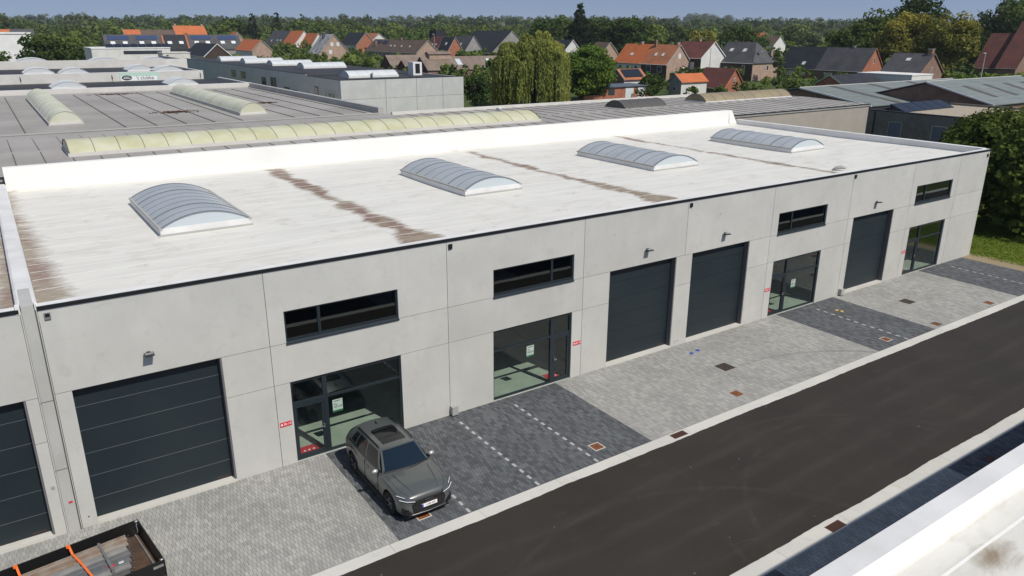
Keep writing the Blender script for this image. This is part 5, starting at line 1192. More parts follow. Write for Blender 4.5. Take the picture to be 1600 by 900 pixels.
# solar panels on the garage slope facing the camera
go = bpy.data.objects['garage_house.001']
for k in range(5):
    MB().hull([(.35 + .0, .5 + 1.05 * k, 5.08), (2.1, .5 + 1.05 * k, 3.62), (2.1, 1.48 + 1.05 * k, 3.62), (.35, 1.48 + 1.05 * k, 5.08), (.40, .5 + 1.05 * k, 5.14), (2.15, .5 + 1.05 * k, 3.68), (2.15, 1.48 + 1.05 * k, 3.68), (.40, 1.48 + 1.05 * k, 5.14)]).build('solar_panel', M_sol, go, False, (0, 0, 0))
house('farmhouse', 'tall brown-red roof at the right picture edge, left one of two', 263.0, 86.2, 13.8, 1.8, 7.74, 4.14, 6.5, M_redr, M_brickp, M_brickp, verge=M_redr)
house('farmhouse', 'tall brown-red roof cut off by the right picture edge', 264.0, 80.3, 17.0, 1.8, 11.0, 4.4, 5.2, M_redr, M_brickp, M_brickp, verge=M_redr)
house('village_house', 'small brown-roofed house with tan gable left of the orange-tiled pair', 182.8, 172.1, 10.6, 2.1, 3.6, 6.9, 6.7, M_brownr, M_brickt)
house('village_house', 'dark-roofed house with white verge between willow and round tree', 194.6, 206.1, 10.9, 2.4, 4.89, 6.08, 11.2, M_black, M_wallw, M_wallg, verge=M_white, wins=((4, 1.2, 1.4, 1.4),))
house('village_house', 'brown roofed low house beside the tall dark mansard left of the willow', 186.2, 261.7, 11.9, 2.9, 4.16, 6.08, 14.8, M_slate, M_wallg, M_wallg, lights=((6, .35, 1.0, .16),))
house('village_house', 'big black-roofed house with black dormer box left of the willow', 203.4, 258.5, 14.0, 3.0, 10.44, 5.0, 30.0, M_black, M_wallg, M_dkwood, lights=((18.6, .16, 1.1, .10), (20.8, .16, 1.1, .10)))
bd = bpy.data.objects['village_house.006'] if 'village_house.006' in bpy.data.objects else None
if bd: MB().box(-6.6, 20.5, 4.2, -1.5, 26.5, 11.15).build('dormer_box', M_black, bd, False, (0, 0, 0))
house('village_house', 'narrow red-brown roofed house in the row left of the black dormer', 168.0, 254.5, 11.7, 2.7, 3.34, 6.9, 9.5, M_redr, M_brickt, lights=((2.5, .3, .9, .14), (5.5, .3, .9, .14)))
house('village_house', 'narrow black-roofed house with red brick end in the row', 165.5, 241.6, 11.6, 2.6, 3.22, 6.72, 8.4, M_black, M_brick, lights=((3.5, .4, 1.2, .2),), verge=M_cover)
house('village_house', 'long brown-tiled house with tan gable and two dark solar panels', 152.7, 239.9, 10.5, 2.5, 4.98, 6.0, 46, M_brownr, M_brickt, M_wallg, wins=W3(1.6, 1.3, 1.5, 12, 2, 3.6), lights=((9, .42, 1.0, .12), (16, .42, 1.0, .12), (22, .42, 1.0, .12), (25.5, .42, 1.0, .12)), solar=((31, .62, 5.2, .26, M_sol), (37.5, .62, 5.2, .26, M_sol)), chim=((-2.6, 40, .9, -.9, M_brickp), (.2, 22, .8, .6, M_brickp)))
house('village_house', 'blue-black roofed house with orange brick verge left of the long brown house', 167.1, 327.8, 12.9, 3.4, 5.22, 7.17, 19.8, M_black, M_brick, M_wallw)
house('village_house', 'house with lichen-spotted roof and tan gable with white windows', 132.1, 280.2, 12.5, 2.7, 6.62, 5.0, 12.5, M_patch, M_brickt, M_brickt, gwins=((-1.5, 5.2, 1.2, 1.4, M_panel), (1.0, 5.2, 1.2, 1.4, M_panel), (-2.4, 2.2, 1.4, 1.5, M_panel)), chim=((-1.2, 7.5, .9, .4, M_slate),))
house('village_house', 'bright orange roofed house left of the lichen-spotted roof', 152.0, 349.3, 12.5, 3.5, 4.4, 6.03, 17.6, M_orange, M_wallw, M_wallw, wins=W3(1.0, 1.2, 1.5, 5, 1.5, 3.2))
house('terraced_house', 'orange and grey roofed terrace with pale walls, farther left', 150.8, 365.2, 13.6, 3.6, 6.55, 6.07, 47.0, M_orange, M_wallw, M_wallw, segs=[(0, 19, M_orange, M_wallw), (19, 47, M_slate, M_wallg)], wins=W3(1.0, 1.4, 1.7, 11, 2, 4), lights=((24, .3, 1.3, .12), (29, .3, 1.3, .12), (38, .25, 1.3, .14)))
# left
TRR = ['terraced house with blue solar strip at the left end of the dark-roofed row', 'second dark-roofed terraced house with blue solar strip', 'terraced house with red-rimmed black roof in the dark-roofed row', 'fourth dark-roofed terraced house with two white roof windows', 'terraced house at the right end of the dark-roofed row']
for k in range(5):
    x0 = 53.2 + 9.95 * k
    hh = house('terraced_house', TRR[k], x0, 309.3, 12.1 + .04 * (k % 2), 2.5, 4.6, 6.7, 9.94, (M_slate, M_slate, M_black, M_slate, M_slate)[k], M_wallg if k != 2 else M_brick, M_wallg, rz=XR, verge=M_brick if k == 2 else M_slate, over=.02)
    R_, E_ = 9.6 + .04 * (k % 2), 4.2
    def rs(nm, y0, t0, w, dt, m, up, par):
        p = lambda yy, t: Vector((4.6 * (1 - t), yy, E_ + (R_ - E_) * t)); nl = Vector((R_ - E_, 0, 4.6)).normalized()
        q = [p(y0, t0), p(y0 + w, t0), p(y0 + w, t0 + dt), p(y0, t0 + dt)]
        MB().hull([tuple(v + nl * .01) for v in q] + [tuple(v + nl * up) for v in q]).build(nm, m, par, False, (0, 0, 0))
    if k != 2: rs('solar_strip', 1.2, .66, 7.4, .24, M_solb, .12, hh)
    else: rs('red_rim', .2, .05, .7, .9, M_brick, .15, hh); rs('red_rim', 9.0, .05, .7, .9, M_brick, .15, hh)
    for y0 in (2.0, 6.2): rs('roof_window', y0, .36, 1.6, .18, M_panel, .14, hh)
house('village_house', 'wide orange-tiled house far behind the dark-roofed row', 105.7, 445, 16.0, 4.1, 6.9, 11.0, 16.1, M_orange, M_wallw, M_wallw, rz=XR, chim=((.2, 1.0, 1.0, .8, M_brickt), (.2, 15, 1.0, .8, M_brickt)))
house('village_house', 'low orange and brown roofed house behind the dark-roofed row', 79.7, 439.5, 13.9, 4.1, 6.0, 10.4, 24.5, M_orange2, M_wallw, M_wallg, rz=XR, segs=[(0, 8, M_orange, M_wallw), (8, 24.5, M_brownr, M_wallg)])
house('village_house', 'black-roofed house with open black gable and white verge at the left', 74.1, 229.4, 9.9, 1.9, 4.2, 6.2, 26, M_black, M_dkwood, M_wallw, verge=M_white)
house('village_house', 'pinkish gabled house with orange roof right of the dark-roofed row', 120.0, 372.0, 13.0, 3.5, 4.2, 7.6, 9.0, M_orange, M_brickt, gwins=((-.5, 4.0, .8, 1.6, M_pane),))
house('village_house', 'low orange-tiled house before the pinkish gable', 101.8, 275.5, 10.5, 2.5, 3.9, 6.6, 22, M_orange, M_brickt, M_wallw)
house('village_house', 'grey-roofed house behind the white block at the far left', 28.0, 405, 14.0, 3.3, 3.6, 10.8, 9.0, M_slate, M_brickt, M_wallg, rz=XR)
house('village_house', 'orange roof at the far left picture edge', 18.0, 402, 13.8, 3.2, 3.4, 10.8, 9.5, M_orange, M_wallw, M_wallw, rz=XR)
o = thing('white_block', 'plain white flat-roofed block at the far left edge', 'building', (14, 250, 2))
MB().box(2, 250, 0, 26.8, 262, 12.6).build('block_walls', M_white, o); MB().box(1.8, 249.8, 12.61, 27.0, 262.2, 13.1).build('roof_edge', M_white, o)
o = thing('low_office', 'low white building with tilted solar panels before the dark-roofed row', 'building', (46, 200, 1.3))
MB().box(35.9, 196, 0, 54, 210, 9.4).build('office_walls', M_wallw, o); MB().box(35.8, 195.9, 9.41, 54.1, 210.1, 9.65).build('roof_edge', M_white, o); MB().box(43, 195.93, 8.1, 52, 195.99, 8.9).build('window_band', M_pane, o)
for k in range(8):
    MB().hull([(39.5 + 1.9 * k, 198, 9.7), (41.2 + 1.9 * k, 198, 9.7), (41.2 + 1.9 * k, 199.6, 9.7), (39.5 + 1.9 * k, 199.6, 9.7), (39.5 + 1.9 * k, 198, 9.8), (41.2 + 1.9 * k, 198, 9.8), (41.2 + 1.9 * k, 199.6, 10.5), (39.5 + 1.9 * k, 199.6, 10.5)]).build('solar_panel', M_sol, o)
o = thing('cream_box', 'small cream flat box building before the dark-roofed row', 'building', (53, 186, 1.2))
MB().box(49.8, 184, 0, 56.1, 190, 8.5).build('box_walls', M_cream, o); MB().box(49.7, 183.9, 8.51, 56.2, 190.1, 8.7).build('roof_edge', M_cream, o); MB().box(50.6, 183.95, 7.6, 51.1, 183.99, 8.1).build('window_pane', M_pane, o)
# old sheds with dark red gables
BARN = ((117.4, 201.7, 6.7, 1.9, 4.12, 3.27, 15, 'aged sheet-roofed barn with dark red gable, left of three'), (113.0, 182.0, 5.9, 1.7, 3.05, 3.7, 7.5, 'smallest dark red gabled barn, middle of three'), (116.3, 176.9, 6.9, 1.7, 4.4, 3.5, 30, 'long aged sheet-roofed barn with ridge ventilator, right of three'))
for x, y_, zr, g, hw, ze, L, lab in BARN:
    b_ = house('barn', lab, x, y_, zr, g, hw, ze, L, M_aged, mat('dark_red_gable', (0.10, 0.04, 0.035), .85), M_brickp, rz=XR, verge=M_aged, cat='barn')
MB().box(-1.2, 2.2, 4.4, 1.2, 9.2, 5.9).build('ridge_ventilator', M_brickt, b_, False, (0, 0, 0)); MB().prism([(-1.5, 5.9), (1.5, 5.9), (0, 6.6)], 1.9, 9.5).build('ventilator_roof', M_aged, b_, False, (0, 0, 0))
for y0 in (10.5, 21): MB().hull([(1.0, y0, 4.43), (3.0, y0, 2.88), (3.0, y0 + 1.6, 2.88), (1.0, y0 + 1.6, 4.43), (1.05, y0, 4.52), (3.05, y0, 2.97), (3.05, y0 + 1.6, 2.97), (1.05, y0 + 1.6, 4.52)]).build('rooflight', M_polyend, b_, False, (0, 0, 0))
# far back low roofs that close the village behind the brown house and the right-hand gardens
house('village_house', 'far red-tiled roof peeping above the long brown house', 175, 330, 12.6, 3.3, 4.5, 9.0, 16, M_orange2, M_wallw, M_wallw)
house('village_house', 'brown-roofed bungalow between the grey-roofed house and the farmhouse', 232, 92, 7.5, 1.6, 4.2, 4.6, 12, M_brownr, M_brickp)
house('village_house', 'brown gabled house behind the hipped house at the right', 232.0, 128, 9.2, 1.9, 4.2, 5.5, 9, M_black, M_brickp)
house('village_house', 'far white gabled house among pale trees at the right', 330, 218, 12.0, 3.2, 4.6, 8.0, 8, M_brownr, M_wallw)
house('village_house', 'far orange roofed house left of the white gabled one', 345, 238, 13.4, 3.4, 4.6, 9.0, 8, M_orange, M_brickt)

# street lamps and masts
M_pole = mat('lamp_pole', (0.42, 0.42, 0.41), 0.5)
for x, y_, g, h_, lab in ((171.0, 119, 1.5, 8.2, 'grey street lamp before the orange-tiled pair'), (160, 46, 1.0, 9.5, 'slanting grey lamp post above the sheet-roofed sheds'), (160, 248, 2.6, 10, 'thin lamp post right of the long brown house')):
    o = thing('street_lamp', lab, 'street lamp', (x, y_, g)); MB().tube([(x, y_, g - .3), (x, y_, g + h_)], [.11, .06], 8).build('post', M_pole, o); MB().box(x - .9, y_ - .12, g + h_ - .05, x + .1, y_ + .12, g + h_ + .08).build('lamp_head', M_pole, o)

# ------------------------------------------------------------------ trees
def quads_to_obj(name, C_, A_, B_, m, parent, off=(0, 0, 0), kind=None):
    """C centres, A and B half axes (n,3): one leaf quad each"""
    n = len(C_)
    V = np.stack([C_ - A_ - B_, C_ + A_ - B_ * .6, C_ + A_ * .6 + B_, C_ - A_ * .8 + B_ * .8], 1).reshape(-1, 3) - np.array(off)
    me = bpy.data.meshes.new(name); me.vertices.add(4 * n); me.vertices.foreach_set('co', V.astype(np.float32).ravel())
    me.loops.add(4 * n); me.loops.foreach_set('vertex_index', np.arange(4 * n, dtype=np.int32))
    me.polygons.add(n); me.polygons.foreach_set('loop_start', np.arange(0, 4 * n, 4, dtype=np.int32))
    me.update(calc_edges=True); me.materials.append(m)
    o = bpy.data.objects.new(name, me); COL.objects.link(o); o.parent = parent
    if kind: o['kind'] = kind
    return o
def clump_leaves(r, centres, radii, leaf, dens, squash=.85):
    Cs, As, Bs = [], [], []
    for c, rc in zip(centres, radii):
        n = max(6, int(dens * 4 * math.pi * rc * rc / (leaf * leaf)))
        d = r.normal(size=(n, 3)); d /= np.linalg.norm(d, axis=1)[:, None]; d[:, 2] *= np.where(d[:, 2] < 0, .55, 1)
        p = c + d * (rc * r.uniform(.62, 1.08, n))[:, None] * np.array([1, 1, squash])
        nn = d + r.normal(scale=.55, size=(n, 3)) + np.array([0, 0, .25]); nn /= np.linalg.norm(nn, axis=1)[:, None]
        t = np.cross(nn, r.normal(size=(n, 3))); t /= np.linalg.norm(t, axis=1)[:, None] + 1e-9
        b = np.cross(nn, t); s = leaf * r.uniform(.35, .75, n)[:, None]
        Cs.append(p); As.append(t * s); Bs.append(b * s * r.uniform(.6, 1.0, n)[:, None])
    return np.concatenate(Cs), np.concatenate(As), np.concatenate(Bs)
def crown_clumps(r, w, h, base, n, rcf=.23, top=.5, shape='round'):
    """clump centres filling a crown of width w between base and h"""
    out, rad_ = [], []
    cz, hz, hr = (h + base) / 2, (h - base) / 2, w / 2
    while len(out) < n:
        d = r.normal(size=3); d /= np.linalg.norm(d); q = r.uniform(.35, 1.0) ** .5
        f = 1.0
        if shape == 'cone': zz = 1 - math.sqrt(r.uniform(0.0004, 1)); rr_ = (1 - zz) ** .9 * hr; a = r.uniform(0, 6.28); p = np.array([rr_ * math.cos(a) * r.uniform(.5, 1), rr_ * math.sin(a) * r.uniform(.5, 1), base + zz * (h - base)])
        elif shape == 'column': p = np.array([d[0] * hr * .8 * q, d[1] * hr * .8 * q, cz + r.uniform(-1, 1) * hz * .92])
        else: p = np.array([d[0] * hr * q * .84, d[1] * hr * q * .84, cz + d[2] * hz * q * .84])
        rc = rcf * min(w, (h - base)) * r.uniform(.6, 1.15)
        if shape == 'cone': rc = max(.07 * w, .16 * w * (1 - (p[2] - base) / (h - base)) * r.uniform(.7, 1.2))
        out.append(p); rad_.append(rc)
    return out, rad_
def trunk(parent, h, r0, limbs, rng, w):
    mb = MB(); mb.tube([(0, 0, -.5), (.03 * h * rng.uniform(-1, 1), 0, h * .35), (0, .02 * h, h * .75)], [r0, r0 * .75, r0 * .3], 8)
    for k in range(limbs):
        a = rng.uniform(0, 6.28); z = h * rng.uniform(.28, .5)
        mb.tube([(0, 0, z), (w * .22 * math.cos(a), w * .22 * math.sin(a), z + h * .18), (w * .36 * math.cos(a), w * .36 * math.sin(a), z + h * .32)], [r0 * .45, r0 * .28, r0 * .1], 6)
    mb.build('trunk', M_bark, parent, True, (0, 0, 0))
def tree(name, label, x, y_, g, h, w, m, leaf, n=26, dens=.55, base=None, seed=0, shape='round', rcf=.23, cat='tree', group=None, limbs=4):
    r = np.random.default_rng(seed + 100); rng = random.Random(seed)
    t = thing(name, label, cat, (x, y_, g), group)
    b = base if base is not None else h * .16
    trunk(t, h, max(.05, .022 * h), limbs, rng, w)
    c, rc = crown_clumps(r, w, h - rcf * .35 * min(w, h - b), b + rcf * .3 * min(w, h), n, rcf, shape=shape)
    C_, A_, B_ = clump_leaves(r, c, rc, leaf, dens)
    quads_to_obj('crown', C_, A_, B_, m, t)
    return t
L_mid = leaf_mat('leaf_mid', (0.085, 0.132, 0.036), (0.15, 0.205, 0.06))
L_dark = leaf_mat('leaf_dark', (0.044, 0.076, 0.024), (0.086, 0.128, 0.04))
L_light = leaf_mat('leaf_fresh', (0.115, 0.19, 0.034), (0.19, 0.275, 0.06), .4)
L_will = leaf_mat('leaf_willow', (0.26, 0.30, 0.075), (0.41, 0.435, 0.14), .5)
L_gold = leaf_mat('leaf_goldgreen', (0.17, 0.175, 0.034), (0.31, 0.29, 0.08))
L_pale = leaf_mat('leaf_pale', (0.12, 0.17, 0.075), (0.17, 0.22, 0.10))
L_con = leaf_mat('leaf_conifer', (0.014, 0.028, 0.013), (0.03, 0.05, 0.022), .2)
L_shrub = leaf_mat('leaf_laurel', (0.055, 0.085, 0.02), (0.135, 0.165, 0.042), .3)
L_far = leaf_mat('leaf_far', (0.07, 0.10, 0.048), (0.12, 0.158, 0.068))

# weeping willow
def willow():
    r = np.random.default_rng(8); t = thing('willow_tree', 'large weeping willow behind the yellowed skylight roof', 'tree', (95.1, 93.0, .8))
    trunk(t, 11.5, .55, 6, random.Random(2), 11)
    Cs, As, Bs = [], [], []; W_, H_ = 14.8, 12.9
    bun = []
    for k in range(85):
        a = r.uniform(0, 2 * math.pi); q = r.uniform(0.0, 1) ** .42; bun.append((a, q, r.uniform(.6, 1.1), r.uniform(-2.8, .5), r.uniform(.55, 1.2)))
    for k in range(3900):
        a0, q0, sp_, dz_, fl_ = bun[k % 85]
        rx0 = W_ / 2 * q0 * (1 + .10 * math.sin(3 * a0 + 1) + .07 * math.sin(7 * a0)) * .93
        bx_, by_ = rx0 * math.cos(a0) + r.normal(scale=sp_ * .55), rx0 * math.sin(a0) + r.normal(scale=sp_ * .55)
        rx = math.hypot(bx_, by_); a = math.atan2(by_, bx_); q = min(1.05, rx / (W_ / 2)); off_ = math.hypot(bx_ - rx0 * math.cos(a0), by_ - rx0 * math.sin(a0)) / sp_
        ztop = H_ * (1 - .34 * q0 ** 2.6) + dz_ - .85 * off_ ** 2
        ln = (r.uniform(1.6, 3.6) if q < .6 else r.uniform(3.5, 10.0)) * fl_
        if ztop - ln < .6: ln = max(.6, ztop - .6)
        n = int(ln / .24); z = ztop - np.linspace(0, ln, n)
        x = rx * math.cos(a) * (1 + .04 * np.linspace(0, 1, n)) + r.normal(scale=.10, size=n); yy = rx * math.sin(a) * (1 + .04 * np.linspace(0, 1, n)) + r.normal(scale=.10, size=n)
        p = np.stack([x, yy, z], 1); an = r.uniform(0, 3.14, n)
        A_ = np.stack([np.cos(an), np.sin(an), r.normal(scale=.25, size=n)], 1) * .11; B_ = np.stack([r.normal(scale=.2, size=n), r.normal(scale=.2, size=n), -np.ones(n)], 1) * .22
        Cs.append(p); As.append(A_); Bs.append(B_)
    C_, A_, B_ = np.concatenate(Cs), np.concatenate(As), np.concatenate(Bs)
    quads_to_obj('crown', C_, A_, B_, L_will, t)
    caps = [np.array([W_ / 2 * q * (1 + .10 * math.sin(3 * a + 1) + .07 * math.sin(7 * a)) * .93 * math.cos(a), W_ / 2 * q * (1 + .10 * math.sin(3 * a + 1) + .07 * math.sin(7 * a)) * .93 * math.sin(a), H_ * (1 - .34 * q ** 2.6) + dz - .45]) for a, q, sp_, dz, fl in bun]
    C_, A_, B_ = clump_leaves(r, caps, [.62 * b_[2] + .2 for b_ in bun], .30, .75); quads_to_obj('crown', C_, A_, B_, L_will, t)
    c, rc = crown_clumps(r, 11.0, 11.4, 6.0, 26, .17); C_, A_, B_ = clump_leaves(r, c, rc, .34, .5); quads_to_obj('crown', C_, A_, B_, L_will, t)
willow()
tree('broadleaf_tree', 'round bright green tree right of the willow', 111.0, 96.7, .9, 11.6, 10.6, L_light, .30, 130, .7, base=-.6, seed=2, rcf=.15)
tree('broadleaf_tree', 'small dark tree beside the bright end wall', 77.8, 92.7, .7, 7.2, 3.6, L_mid, .3, 22, .6, base=.8, seed=3)
tree('broadleaf_tree', 'small dark tree left of the willow', 82.8, 93.3, .7, 6.9, 5.4, L_dark, .3, 26, .6, base=.6, seed=4)
tree('broadleaf_tree', 'big dark round tree behind the low black-roofed units', 24.9, 173.9, 1.1, 13.0, 11.6, L_dark, .5, 46, .65, base=1.0, seed=5, rcf=.19)
tree('broadleaf_tree', 'bright green bush at the left edge behind the farthest low unit', 15.6, 155, .9, 9.7, 6.0, L_mid, .4, 24, .6, base=.5, seed=6)
tree('broadleaf_tree', 'loose green tree right of the big dark round tree', 38.0, 255, 2.0, 11.5, 8.0, L_mid, .6, 22, .5, seed=7)
tree('clipped_bush', 'clipped dark round bush right of the tan gabled house', 89.6, 153.8, 1.3, 6.8, 3.1, L_dark, .3, 26, .8, base=.2, seed=8, cat='bush', rcf=.22)
tree('garden_bush', 'leafy garden bush before the orange and grey terrace', 80.5, 196.4, 1.6, 6.9, 4.6, L_mid, .4, 18, .6, base=.3, seed=9, cat='bush')
tree('garden_bush', 'big dark garden bush before the orange-tiled pair', 127.8, 95.6, 1.0, 5.2, 6.6, L_dark, .3, 34, .7, base=.1, seed=10, cat='bush')
tree('garden_bush', 'low dark hedge bush beside the red brick garages', 122.0, 91.8, 1.0, 2.9, 4.6, L_dark, .28, 24, .7, base=.05, seed=11, cat='bush')
tree('garden_bush', 'small bush left of the lichen-spotted house', 91.6, 213, 1.9, 4.6, 5.0, L_mid, .5, 14, .6, base=.2, seed=12, cat='bush')
tree('conifer_tree', 'tall pointed conifer above the dark wood behind the round tree', 220.4, 233.9, 2.9, 23.4, 15.0, L_con, .55, 190, .8, base=2, seed=13, shape='cone', rcf=.2)
for k, (x, y_, g, h, w, m) in enumerate(((208.4, 242, 2.9, 16.8, 15.5, L_dark), (223.3, 250, 3, 17.6, 14.6, L_mid), (233.5, 237, 3, 18.8, 19, L_dark), (239.8, 226.7, 2.9, 18.2, 17, L_dark), (256, 228, 3, 15.5, 16, L_mid), (279.9, 253.8, 3.4, 14.4, 16, L_mid), (303.8, 261.6, 3.6, 14.6, 20, L_dark), (300.8, 239.4, 3.4, 12.5, 16, L_gold), (252.2, 175.8, 2.5, 15.2, 21, L_dark))):
    tree('broadleaf_tree', ('dark broad tree left of the tall conifer', 'green tree just behind the tall conifer', 'dark broad tree right of the tall conifer', 'dark tree above the orange-tiled pair', 'green tree above the dark red roof', 'green tree at the right of the dark wood', 'dark wide tree behind the dark red roof', 'yellowish tree right of the dark red roofed house', 'dark wide tree behind the hipped house')[k], x, y_, g, h, w, m, .8, 34, .55, base=1.5, seed=20 + k)
for k, (x, y_, g, h, w, m, lf) in enumerate(((372, 239, 3.8, 15.6, 17, L_pale, 1.0), (351.4, 216.9, 3.5, 12, 12, L_pale, .9), (183.9, 107.4, 1.5, 9.4, 3.0, L_mid, .3), (219.8, 94.9, 1.6, 19.6, 15.2, L_gold, .45), (224.7, 85.5, 1.5, 19.4, 14.2, L_gold, .45), (253.5, 108.2, 1.9, 24.0, 32, L_dark, .7), (231.5, 111.2, 1.8, 19.2, 14.5, L_dark, .6), (221.9, 111.7, 1.8, 14.5, 15.5, L_dark, .6), (295.8, 104, 2.2, 23.7, 26, L_dark, .8), (281, 105, 2.1, 13.6, 16, L_dark, .7), (318, 106, 2.4, 19.8, 21, L_dark, .8), (214.1, 98.8, 1.6, 8.4, 5.0, L_mid, .4))):
    tree('broadleaf_tree', ('pale rounded tree far behind the slate houses', 'smaller pale tree far behind the black-tiled house', 'slim upright shrub left of the black-tiled double house', 'golden-green chestnut tree, left of two', 'golden-green chestnut tree, right of two', 'very tall dark tree behind the golden-green chestnuts', 'dark tree left of the golden-green chestnuts', 'low dark tree behind the black-tiled double house', 'tall green tree above the farmhouse roofs', 'dark tree between chestnut and farmhouse roof', 'green tree at the right picture edge behind the farmhouse', 'green bush between the black-tiled and grey-roofed houses')[k], x, y_, g, h, w, m, lf, 54 if k in (3, 4, 5, 8) else 32, .6, base=1.2, seed=40 + k, rcf=.17 if k in (3, 4, 5, 8) else .22)
# the row of far poplars and trees that stand out against the sky at the left
FAR = ((165.7, 501.6, 4.9, 22.4, 12, L_con, 'cone', 'tall dark conifer above the orange and grey terrace, left one'), (177.3, 487.7, 4.9, 22.8, 11, L_con, 'cone', 'tall dark conifer above the orange and grey terrace, right one'), (183.7, 465.1, 4.7, 16.6, 18, L_mid, 'round', 'green tree right of the two dark conifers'), (154.7, 509, 4.9, 17.8, 23, L_dark, 'round', 'dark tree left of the two dark conifers'), (216.7, 515, 5.4, 17.6, 25, L_mid, 'round', 'rounded far tree above the lichen-spotted roof'), (32.3, 593, 4.9, 18.6, 18, L_far, 'round', 'far dark tree at the left picture edge'), (248.1, 542, 5.8, 17.4, 24, L_far, 'round', 'far dark tree above the blue-black roof'))
for k, (x, y_, g, h, w, m, sh, lab) in enumerate(FAR):
    tree('far_tree', lab, x, y_, g, h, w, m, .9 if sh == 'cone' else 1.2, 110 if sh == 'cone' else 34, .7, base=1.5, seed=70 + k, shape=sh)

# woods that read as one mass
def woodland(name, rows, m, leaf, seed):
    r = np.random.default_rng(seed); Cs = []; As = []; Bs = []
    for d, u0, u1, step, hmin, hmax in rows:
        u = u0
        while u < u1:
            ang = .6007 + math.atan((u - 800) / 1251); dd = d * r.uniform(.9, 1.12); t = dd / math.cos(ang - .6007)
            x, y_ = CAM.x + t * math.sin(ang), CAM.y + t * math.cos(ang); g = zg(x, y_); h = r.uniform(hmin, hmax); w = h * r.uniform(.9, 1.5)
            c, rc = crown_clumps(r, w, h, 0.5, 9, .30); C_, A_, B_ = clump_leaves(r, [p + np.array([x, y_, g]) for p in c], rc, leaf * dd / d, .5)
            Cs.append(C_); As.append(A_); Bs.append(B_); u += step * r.uniform(.6, 1.3)
    o = quads_to_obj(name, np.concatenate(Cs), np.concatenate(As), np.concatenate(Bs), m, None)
    o['kind'] = 'stuff'; o['label'] = {'near_woodland': 'belt of green trees behind the village roofs', 'far_woodland': 'far dark woods along the horizon'}[name]; o['category'] = 'woodland'
woodland('near_woodland', ((470, -60, 760, 26, 8, 13), (560, -60, 1000, 24, 9, 14), (680, -60, 1350, 26, 10, 15), (430, 980, 1330, 30, 8, 12), (300, 1500, 1700, 40, 9, 13), (260, 540, 900, 60, 3.5, 6), (200, 700, 900, 60, 3, 5)), L_mid, 1.3, 1)
woodland('far_woodland', ((850, -60, 1400, 20, 13, 20), (1100, -60, 1650, 18, 12, 20), (1500, -60, 1650, 16, 12, 22), (2200, -60, 1650, 14, 12, 22), (2300, 1075, 1145, 8, 28, 38), (2500, 640, 720, 10, 16, 26), (3000, -60, 1650, 14, 14, 26)), L_far, 2.6, 2)

# garden planting between the houses
def gardens():
    r = np.random.default_rng(17); Cs, As, Bs = [], [], []
    for d, u0, u1, step, h0, h1 in ((165, 960, 1330, 26, 1.6, 3.2), (182, 860, 1340, 20, 2.0, 4.5), (200, 690, 1500, 20, 2.0, 4.5), (225, 480, 1540, 16, 2, 4.0), (250, 120, 1540, 15, 2, 4.0), (280, 60, 1540, 14, 2, 4.2), (310, 60, 1300, 13, 2, 4.5), (345, 0, 1300, 12, 2.5, 5), (390, 0, 1300, 12, 3, 6), (430, 0, 1000, 12, 5, 9)):
        u = u0
        while u < u1:
            ang = .6007 + math.atan((u - 800) / 1251); dd = d * r.uniform(.95, 1.06); t = dd / math.cos(ang - .6007)
            x, y_ = CAM.x + t * math.sin(ang), CAM.y + t * math.cos(ang); u += step * r.uniform(.5, 1.5)
            bad = False
            for hx, hy, L, hw, rz in HOUSES:
                dx, dy = x - hx, y_ - hy; a = dx * -math.sin(rz) + dy * math.cos(rz); b = dx * math.cos(rz) + dy * math.sin(rz)
                if -3 < a < L + 3 and abs(b) < hw + 3: bad = True
            if bad or (66 < x < 128 and 86 < y_ < 104) or (168 < x < 186 and 62 < y_ < 84): continue
            g = zg(x, y_); h = r.uniform(h0, h1); w = h * r.uniform(.8, 1.7)
            c, rc = crown_clumps(r, w, h, .1, 10, .28); C_, A_, B_ = clump_leaves(r, [p + np.array([x, y_, g]) for p in c], rc, .0030 * dd, .55)
            Cs.append(C_); As.append(A_); Bs.append(B_)
    o = quads_to_obj('garden_planting', np.concatenate(Cs), np.concatenate(As), np.concatenate(Bs), L_mid, None); o['kind'] = 'stuff'; o['label'] = 'mixed hedges and shrubs filling the gardens between the houses'; o['category'] = 'shrubs'
gardens()

# hedge and shrubs beyond the right end of the building
def hedge_mass(name, label, pts, m, leaf, dens, seed, cat='hedge'):
    r = np.random.default_rng(seed); b = pts[0]; t = thing(name, label, cat, (b[0], b[1], 0))
    cs, rc = [], []
    for x, y_, h, w in pts:
        c, q = crown_clumps(r, w, h, .1, int(20 + h * w * .6), .135)
        cs += [p + np.array([x - b[0], y_ - b[1], 0]) for p in c]; rc += q
    C_, A_, B_ = clump_leaves(r, cs, rc, leaf, dens); quads_to_obj('crown', C_, A_, B_, m, t)
    for x, y_, h, w in pts: MB().tube([(x - b[0], y_ - b[1], -.3), (x - b[0] + .2, y_ - b[1], h * .6)], [.16, .05], 7).build('trunk', M_bark, t, True, (0, 0, 0))
    return t
hedge_mass('laurel_hedge', 'tall dense evergreen hedge beside the right end of the building', ((71.3, 4.4, 7.9, 5.6), (72.0, 0.6, 7.6, 6.0), (76.0, 2.0, 8.4, 7.0), (77.5, -3.0, 7.8, 7), (78.5, 6.5, 8.4, 7.4), (70.8, 6.8, 3.6, 4.2), (70.6, 3.4, 3.2, 4.2), (71.2, -0.4, 3.4, 4.6), (73.6, -3.6, 3.6, 5.0), (74.5, 1.0, 3.4, 5.0)), L_shrub, .26, .8, 5)
tree('laurel_shrub', 'tall evergreen shrub at the right edge before the brick house', 85.0, 8.6, 0, 8.3, 7.4, L_shrub, .24, 40, .55, base=.3, seed=90, cat='shrub')
